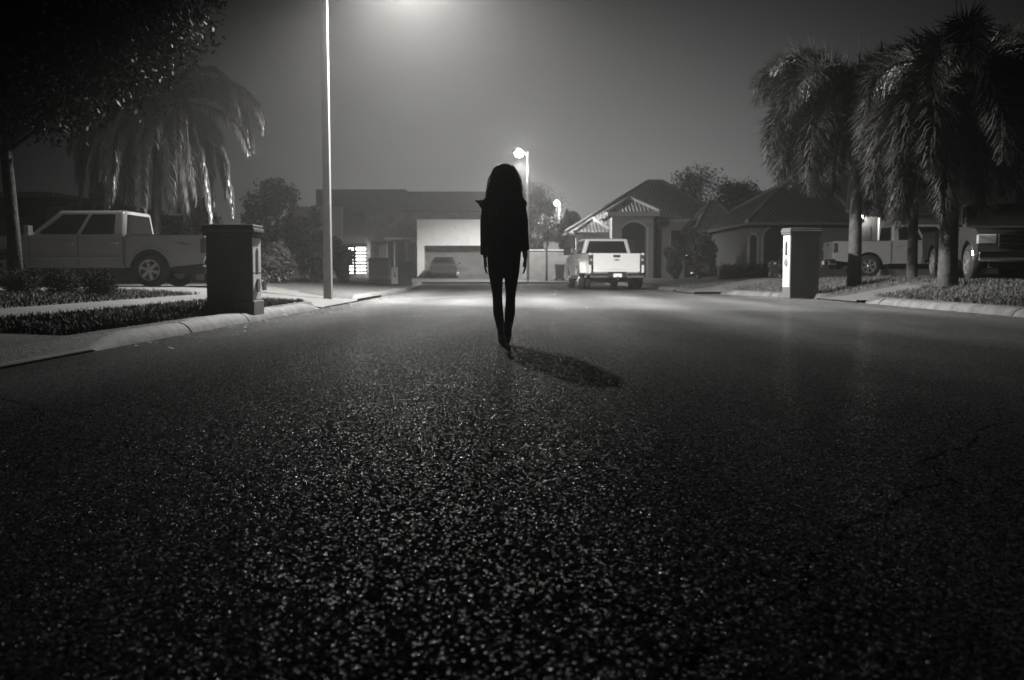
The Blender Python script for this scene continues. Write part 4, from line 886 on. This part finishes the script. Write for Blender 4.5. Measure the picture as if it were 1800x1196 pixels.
# ---------------------------------------------------------------- the walker
def person():
    K = 1.0
    b = MB()
    # trunk (local: x across, y ahead, z up); she walks away from the viewer
    b.rings([(0, 0, .80, .145, .10), (0, 0, .86, .158, .112), (0, -.005, .94, .15, .11), (0, 0, 1.02, .115, .09), (0, .0, 1.12, .13, .098), (0, .0, 1.22, .152, .105), (0, 0, 1.30, .165, .09), (0, -.01, 1.345, .13, .07), (0, -.01, 1.375, .06, .055), (0, 0, 1.43, .05, .052), (0, .008, 1.46, .05, .055)], 20)
    # head
    b.rings([(0, .02, 1.405, .02, .02), (0, .035, 1.415, .045, .045), (0, .028, 1.45, .062, .075), (0, .018, 1.49, .07, .088), (0, .008, 1.53, .075, .095), (0, .0, 1.57, .073, .092), (0, -.006, 1.6, .058, .075), (0, -.008, 1.617, .03, .04)], 18)
    b.tube([(0, .11, 1.535), (0, .128, 1.505), (0, .118, 1.495)], [.008, .014, .01], 8)                      # nose
    b.tube([(-.022, .103, 1.462), (0, .11, 1.464), (.022, .103, 1.462)], [.005, .008, .005], 8)               # lips
    b.tube([(-.03, .105, 1.548), (0, .112, 1.556), (.03, .105, 1.548)], .008, 8)                               # brow
    for s in (-1, 1):
        b.tube([(s*.074, -.005, 1.49), (s*.08, -.012, 1.52), (s*.076, -.008, 1.545)], [.007, .012, .008], 8)   # ear
    # legs: weight on one foot, the other just behind, ankles close together
    legs = [[(-.075, 0, .86), (-.078, .0, .66), (-.064, .025, .46), (-.062, .02, .40), (-.055, .0, .28), (-.026, -.01, .10), (-.022, -.01, .075)],
            [(.075, 0, .86), (.072, -.02, .66), (.062, -.01, .46), (.06, -.03, .40), (.052, -.10, .28), (.03, -.20, .12), (.026, -.21, .09)]]
    for L in legs: b.tube(L, [.083, .066, .043, .041, .044, .028, .028], 14)
    # feet on heeled boots
    b.tube([(-.022, -.03, .085), (-.024, .04, .05), (-.028, .12, .03), (-.03, .16, .028)], [.032, .032, .03, .015], 12, .75)
    b.tube([(.026, -.22, .10), (.027, -.15, .055), (.03, -.08, .03), (.031, -.045, .028)], [.032, .032, .03, .015], 12, .75)
    # arms hanging, a little away from the body
    arms = {-1: [(-.145, 0, 1.30), (-.17, -.005, 1.12), (-.175, .01, 1.02), (-.178, .035, .84), (-.178, .04, .79)], 1: [(.145, 0, 1.30), (.172, -.005, 1.12), (.18, -.01, 1.02), (.196, .015, .84), (.2, .02, .79)]}
    for s, A in arms.items():
        b.tube(A, [.048, .042, .036, .026, .021], 12)
        w = Vector(A[-1]); 
        b.loft([[(w.x+.012*math.cos(t)*k, w.y+.03*math.sin(t)*k2, w.z-dz) for t in [2*PI*i/10 for i in range(10)]] for k, k2, dz in ((1.2, .7, -.01), (1.2, 1.05, .03), (1.1, 1.25, .07), (.9, 1.2, .095))])
        for i, (fy, fl) in enumerate(((.03, .062), (.01, .072), (-.011, .067), (-.031, .052))):
            c = .3+.12*i
            p0 = Vector((w.x, w.y+fy, w.z-.085)); p1 = p0+Vector((-s*.004, 0, -fl*.45)); p2 = p1+Vector((-s*fl*.12, .002, -fl*.32)); p3 = p2+Vector((-s*fl*.16, .0, -fl*.2))
            b.tube([p0, p1, p2, p3], [.0095, .0088, .008, .006], 8)
        p0 = Vector((w.x, w.y+.026, w.z-.02)); b.tube([p0, p0+Vector((-s*.008, .022, -.025)), p0+Vector((-s*.012, .03, -.055)), p0+Vector((-s*.014, .03, -.07))], [.012, .011, .0095, .007], 8)
    body = b.build('person', 'skin', voxel=.0055)
    tag(body, 'person with long loose hair in black jacket and slim trousers walking down the road', 'person')
    # trousers
    t = MB(); t.rings([(0, 0, .80, .150, .108), (0, 0, .87, .165, .12), (0, 0, .96, .155, .115), (0, 0, 1.0, .13, .1)], 18)
    for L in legs: t.tube([Vector(p) for p in L[:-1]]+[Vector(L[-2])+Vector((0, 0, -.01))], [.09, .073, .049, .047, .05, .034, .032], 14)
    t.build('trousers', 'trouser', body, voxel=.008)
    # boots with heels
    for k, (x, y, z) in enumerate(((-.023, 0, 0), (.027, -.195, .01))):
        m = MB(); m.rings([(x, y-.012, z+.19, .04, .046), (x, y-.01, z+.12, .039, .042), (x, y-.01, z+.08, .038, .045)], 14)
        m.tube([(x, y-.03, z+.085), (x, y+.04, z+.052), (x, y+.12, z+.027), (x, y+.175, z+.02)], [.04, .038, .036, .018], 12, .72)
        m.rings([(x, y-.045, z+.07, .022, .022), (x, y-.045, z+.0, .013, .013)], 10); m.box(x-.03, x+.03, y+.05, y+.17, z, z+.014)
        m.build('boot', 'boot', body, voxel=.006)
    # jacket: boxy, pointed at the shoulders, hem at the hips
    j = MB()
    j.rings([(0, 0, .775, .155, .13), (0, 0, .85, .162, .135), (0, 0, 1.0, .17, .13), (0, 0, 1.15, .175, .13), (0, 0, 1.26, .18, .118), (0, -.005, 1.325, .15, .09), (0, -.01, 1.37, .08, .07), (0, -.01, 1.40, .07, .065)], 22)
    for s, A in arms.items():
        q = [Vector(p) for p in A]; end = q[3].lerp(q[4], .55 if s < 0 else .1)
        if s > 0: end = q[3]+Vector((0, 0, .015))
        j.tube([q[0]+Vector((-s*.02, 0, .02)), q[0]+Vector((0, 0, -.06)), q[1], q[2], q[3].lerp(q[2], .3), end], [.062, .064, .055, .05, .046, .045], 14)
    # the stiff shoulder flares: big on one side, small on the other
    j.loft([[(-.13, -.05, 1.26), (-.13, .05, 1.26), (-.12, .05, 1.345), (-.12, -.05, 1.345)], [(-.2, -.04, 1.215), (-.2, .04, 1.215), (-.19, .035, 1.315), (-.19, -.035, 1.315)], [(-.245, -.02, 1.285), (-.245, .02, 1.285), (-.24, .02, 1.312), (-.24, -.02, 1.312)], [(-.275, -.006, 1.303), (-.275, .006, 1.303), (-.275, .006, 1.312), (-.275, -.006, 1.312)]])
    j.loft([[(.12, -.05, 1.26), (.12, .05, 1.26), (.12, .05, 1.345), (.12, -.05, 1.345)], [(.18, -.04, 1.23), (.18, .04, 1.23), (.175, .035, 1.335), (.175, -.035, 1.335)], [(.218, -.015, 1.27), (.218, .015, 1.27), (.213, .015, 1.30), (.213, -.015, 1.30)]])
    # folds
    for k in range(7):
        a = random.uniform(-.13, .13); j.tube([(a, -.125, 1.2), (a*1.1+random.uniform(-.02, .02), -.137, 1.0), (a*1.15, -.14, .8)], [.008, .013, .012], 6)
    j.build('jacket', 'cloth', body, voxel=.007)
    # hair: a full fall of locks widening to the shoulders
    h = MB(); h.rings([(0, -.01, 1.20, .10, .03), (0.0, -.045, 1.26, .145, .07), (-.0, -.04, 1.32, .152, .09), (0, -.03, 1.38, .142, .105), (0, -.025, 1.45, .133, .112), (0, -.02, 1.51, .124, .115), (0, -.015, 1.56, .12, .115), (0, -.012, 1.595, .106, .102), (0, -.01, 1.622, .08, .08), (0, -.01, 1.64, .045, .05), (0, -.01, 1.646, .015, .02)], 22)
    r = random.Random(3)
    for k in range(150):
        a = r.uniform(PI*.86, PI*2.14); c, s = math.cos(a), math.sin(a); e = r.uniform(1.13, 1.3); fl = r.uniform(.96, 1.2)
        h.tube([(.03*c, .03*s-.01, 1.632), (.105*c, .1*s-.015, 1.57), (.126*c, .112*s-.02, 1.48), (.138*c*fl, .11*s-.03, 1.38), (.15*c*fl+r.uniform(-.015, .015), .1*s-.035, e)], [.008, .012, .012, .011, .004], 5)
    fs_ = MB()
    for k in range(130):
        a = r.uniform(PI*.9, PI*2.1); c, s = math.cos(a), math.sin(a); q = r.uniform(1.0, 1.16); z0 = r.uniform(1.5, 1.63)
        fs_.tube([(.09*c, .08*s-.015, z0), (.135*c*q, .115*s-.02, z0-.1), (.15*c*q+r.uniform(-.01, .01), .115*s-.03, z0-.2), (.165*c*q+r.uniform(-.03, .03), .11*s-.03, r.uniform(1.1, 1.3))], [.003, .0028, .0024, .001], 4)
    # keep the face clear: the hair's own mesh stays behind it
    h.v = [(x, min(y, .035 if z > 1.40 else .06), z) for x, y, z in h.v]
    h.build('hair', 'hair', body, voxel=.0065)
    fs_.build('hair_strands', 'hair', body)
    for s in (-1, 1):
        e = MB(); e.rings([(s*.03, .098, 1.522, .004, .004), (s*.03, .1, 1.527, .011, .008), (s*.03, .1, 1.532, .011, .008), (s*.03, .098, 1.537, .004, .004)], 10); e.build('eye', 'glass', body, smooth=True)
    return body
P = person(); P.location = (AX(886, 9.4), 9.4, .0); P.rotation_euler = (0, 0, math.radians(2)); P.scale = (1.0, 1.0, 1.02)

# ---------------------------------------------------------------- haze
hz = MB(); hz.box(-180, 180, -25, 170, -1.5, 13); hz = hz.build('haze', None)
m = bpy.data.materials.new('haze'); m.use_nodes = True; nt = m.node_tree; nt.nodes.clear()
o = nt.nodes.new('ShaderNodeOutputMaterial'); v = nt.nodes.new('ShaderNodeVolumePrincipled')
v.inputs['Color'].default_value = (.97, .965, .95, 1); v.inputs['Density'].default_value = .0025; v.inputs['Anisotropy'].default_value = .78; v.inputs['Density Attribute'].default_value = ''
nt.links.new(v.outputs[0], o.inputs['Volume']); hz.data.materials.clear(); hz.data.materials.append(m)
try: m.cycles.homogeneous_volume = True
except Exception: pass
tag(hz, 'thin night mist hanging over the whole street', 'haze', kind='stuff')

# ---------------------------------------------------------------- world, camera, settings
w = bpy.data.worlds.new('World'); scene.world = w; w.use_nodes = True; nt = w.node_tree
bg = nt.nodes['Background']; sk = nt.nodes.new('ShaderNodeTexSky'); sk.sky_type = 'NISHITA'; sk.sun_disc = False; sk.sun_elevation = math.radians(-4); sk.sun_rotation = math.radians(180)
bw = nt.nodes.new('ShaderNodeRGBToBW'); nt.links.new(sk.outputs[0], bw.inputs[0])
# glow added low over the horizon ahead to silhouette the houses, night sky above
N = nt.nodes.new; L = nt.links
tc = N('ShaderNodeTexCoord'); sx = N('ShaderNodeSeparateXYZ'); L.new(tc.outputs['Generated'], sx.inputs[0])
def mth(op, a, b=None):
    n = N('ShaderNodeMath'); n.operation = op
    for k, q in enumerate((a, b)):
        if q is None: continue
        if isinstance(q, (int, float)): n.inputs[k].default_value = q
        else: L.new(q, n.inputs[k])
    return n.outputs[0]
el = mth('POWER', 2.718, mth('MULTIPLY', mth('MAXIMUM', sx.outputs[2], 0), -7.0))
az = mth('POWER', mth('MAXIMUM', mth('ADD', mth('MULTIPLY', sx.outputs[1], .995), mth('MULTIPLY', sx.outputs[0], .08)), 0), 22.0)
gl_ = mth('MULTIPLY', mth('MULTIPLY', el, az), GLOW)
tot = mth('ADD', mth('ADD', gl_, mth('MULTIPLY', bw.outputs[0], .1)), .02)
L.new(tot, bg.inputs['Color']); bg.inputs['Strength'].default_value = .1

cd = bpy.data.cameras.new('camera'); cam = bpy.data.objects.new('camera', cd); col.objects.link(cam); scene.camera = cam
cam.location = (0, 0, CAMZ); cam.rotation_euler = (PI/2-PITCH, 0, 0); cd.sensor_width = 36; cd.lens = F/1800*36; cd.clip_end = 2000; cd.clip_start = .05
cd.dof.use_dof = True; cd.dof.focus_distance = 6.5; cd.dof.aperture_fstop = 4.0
scene.view_settings.view_transform = 'Standard'; scene.view_settings.look = 'None'; scene.view_settings.exposure = 0; scene.view_settings.gamma = 1
cy = scene.cycles; cy.max_bounces = 4; cy.diffuse_bounces = 2; cy.glossy_bounces = 2; cy.volume_bounces = 0; cy.transparent_max_bounces = 4
cy.sample_clamp_indirect = 3; cy.use_denoising = True; cy.use_light_tree = True; cy.use_adaptive_sampling = False
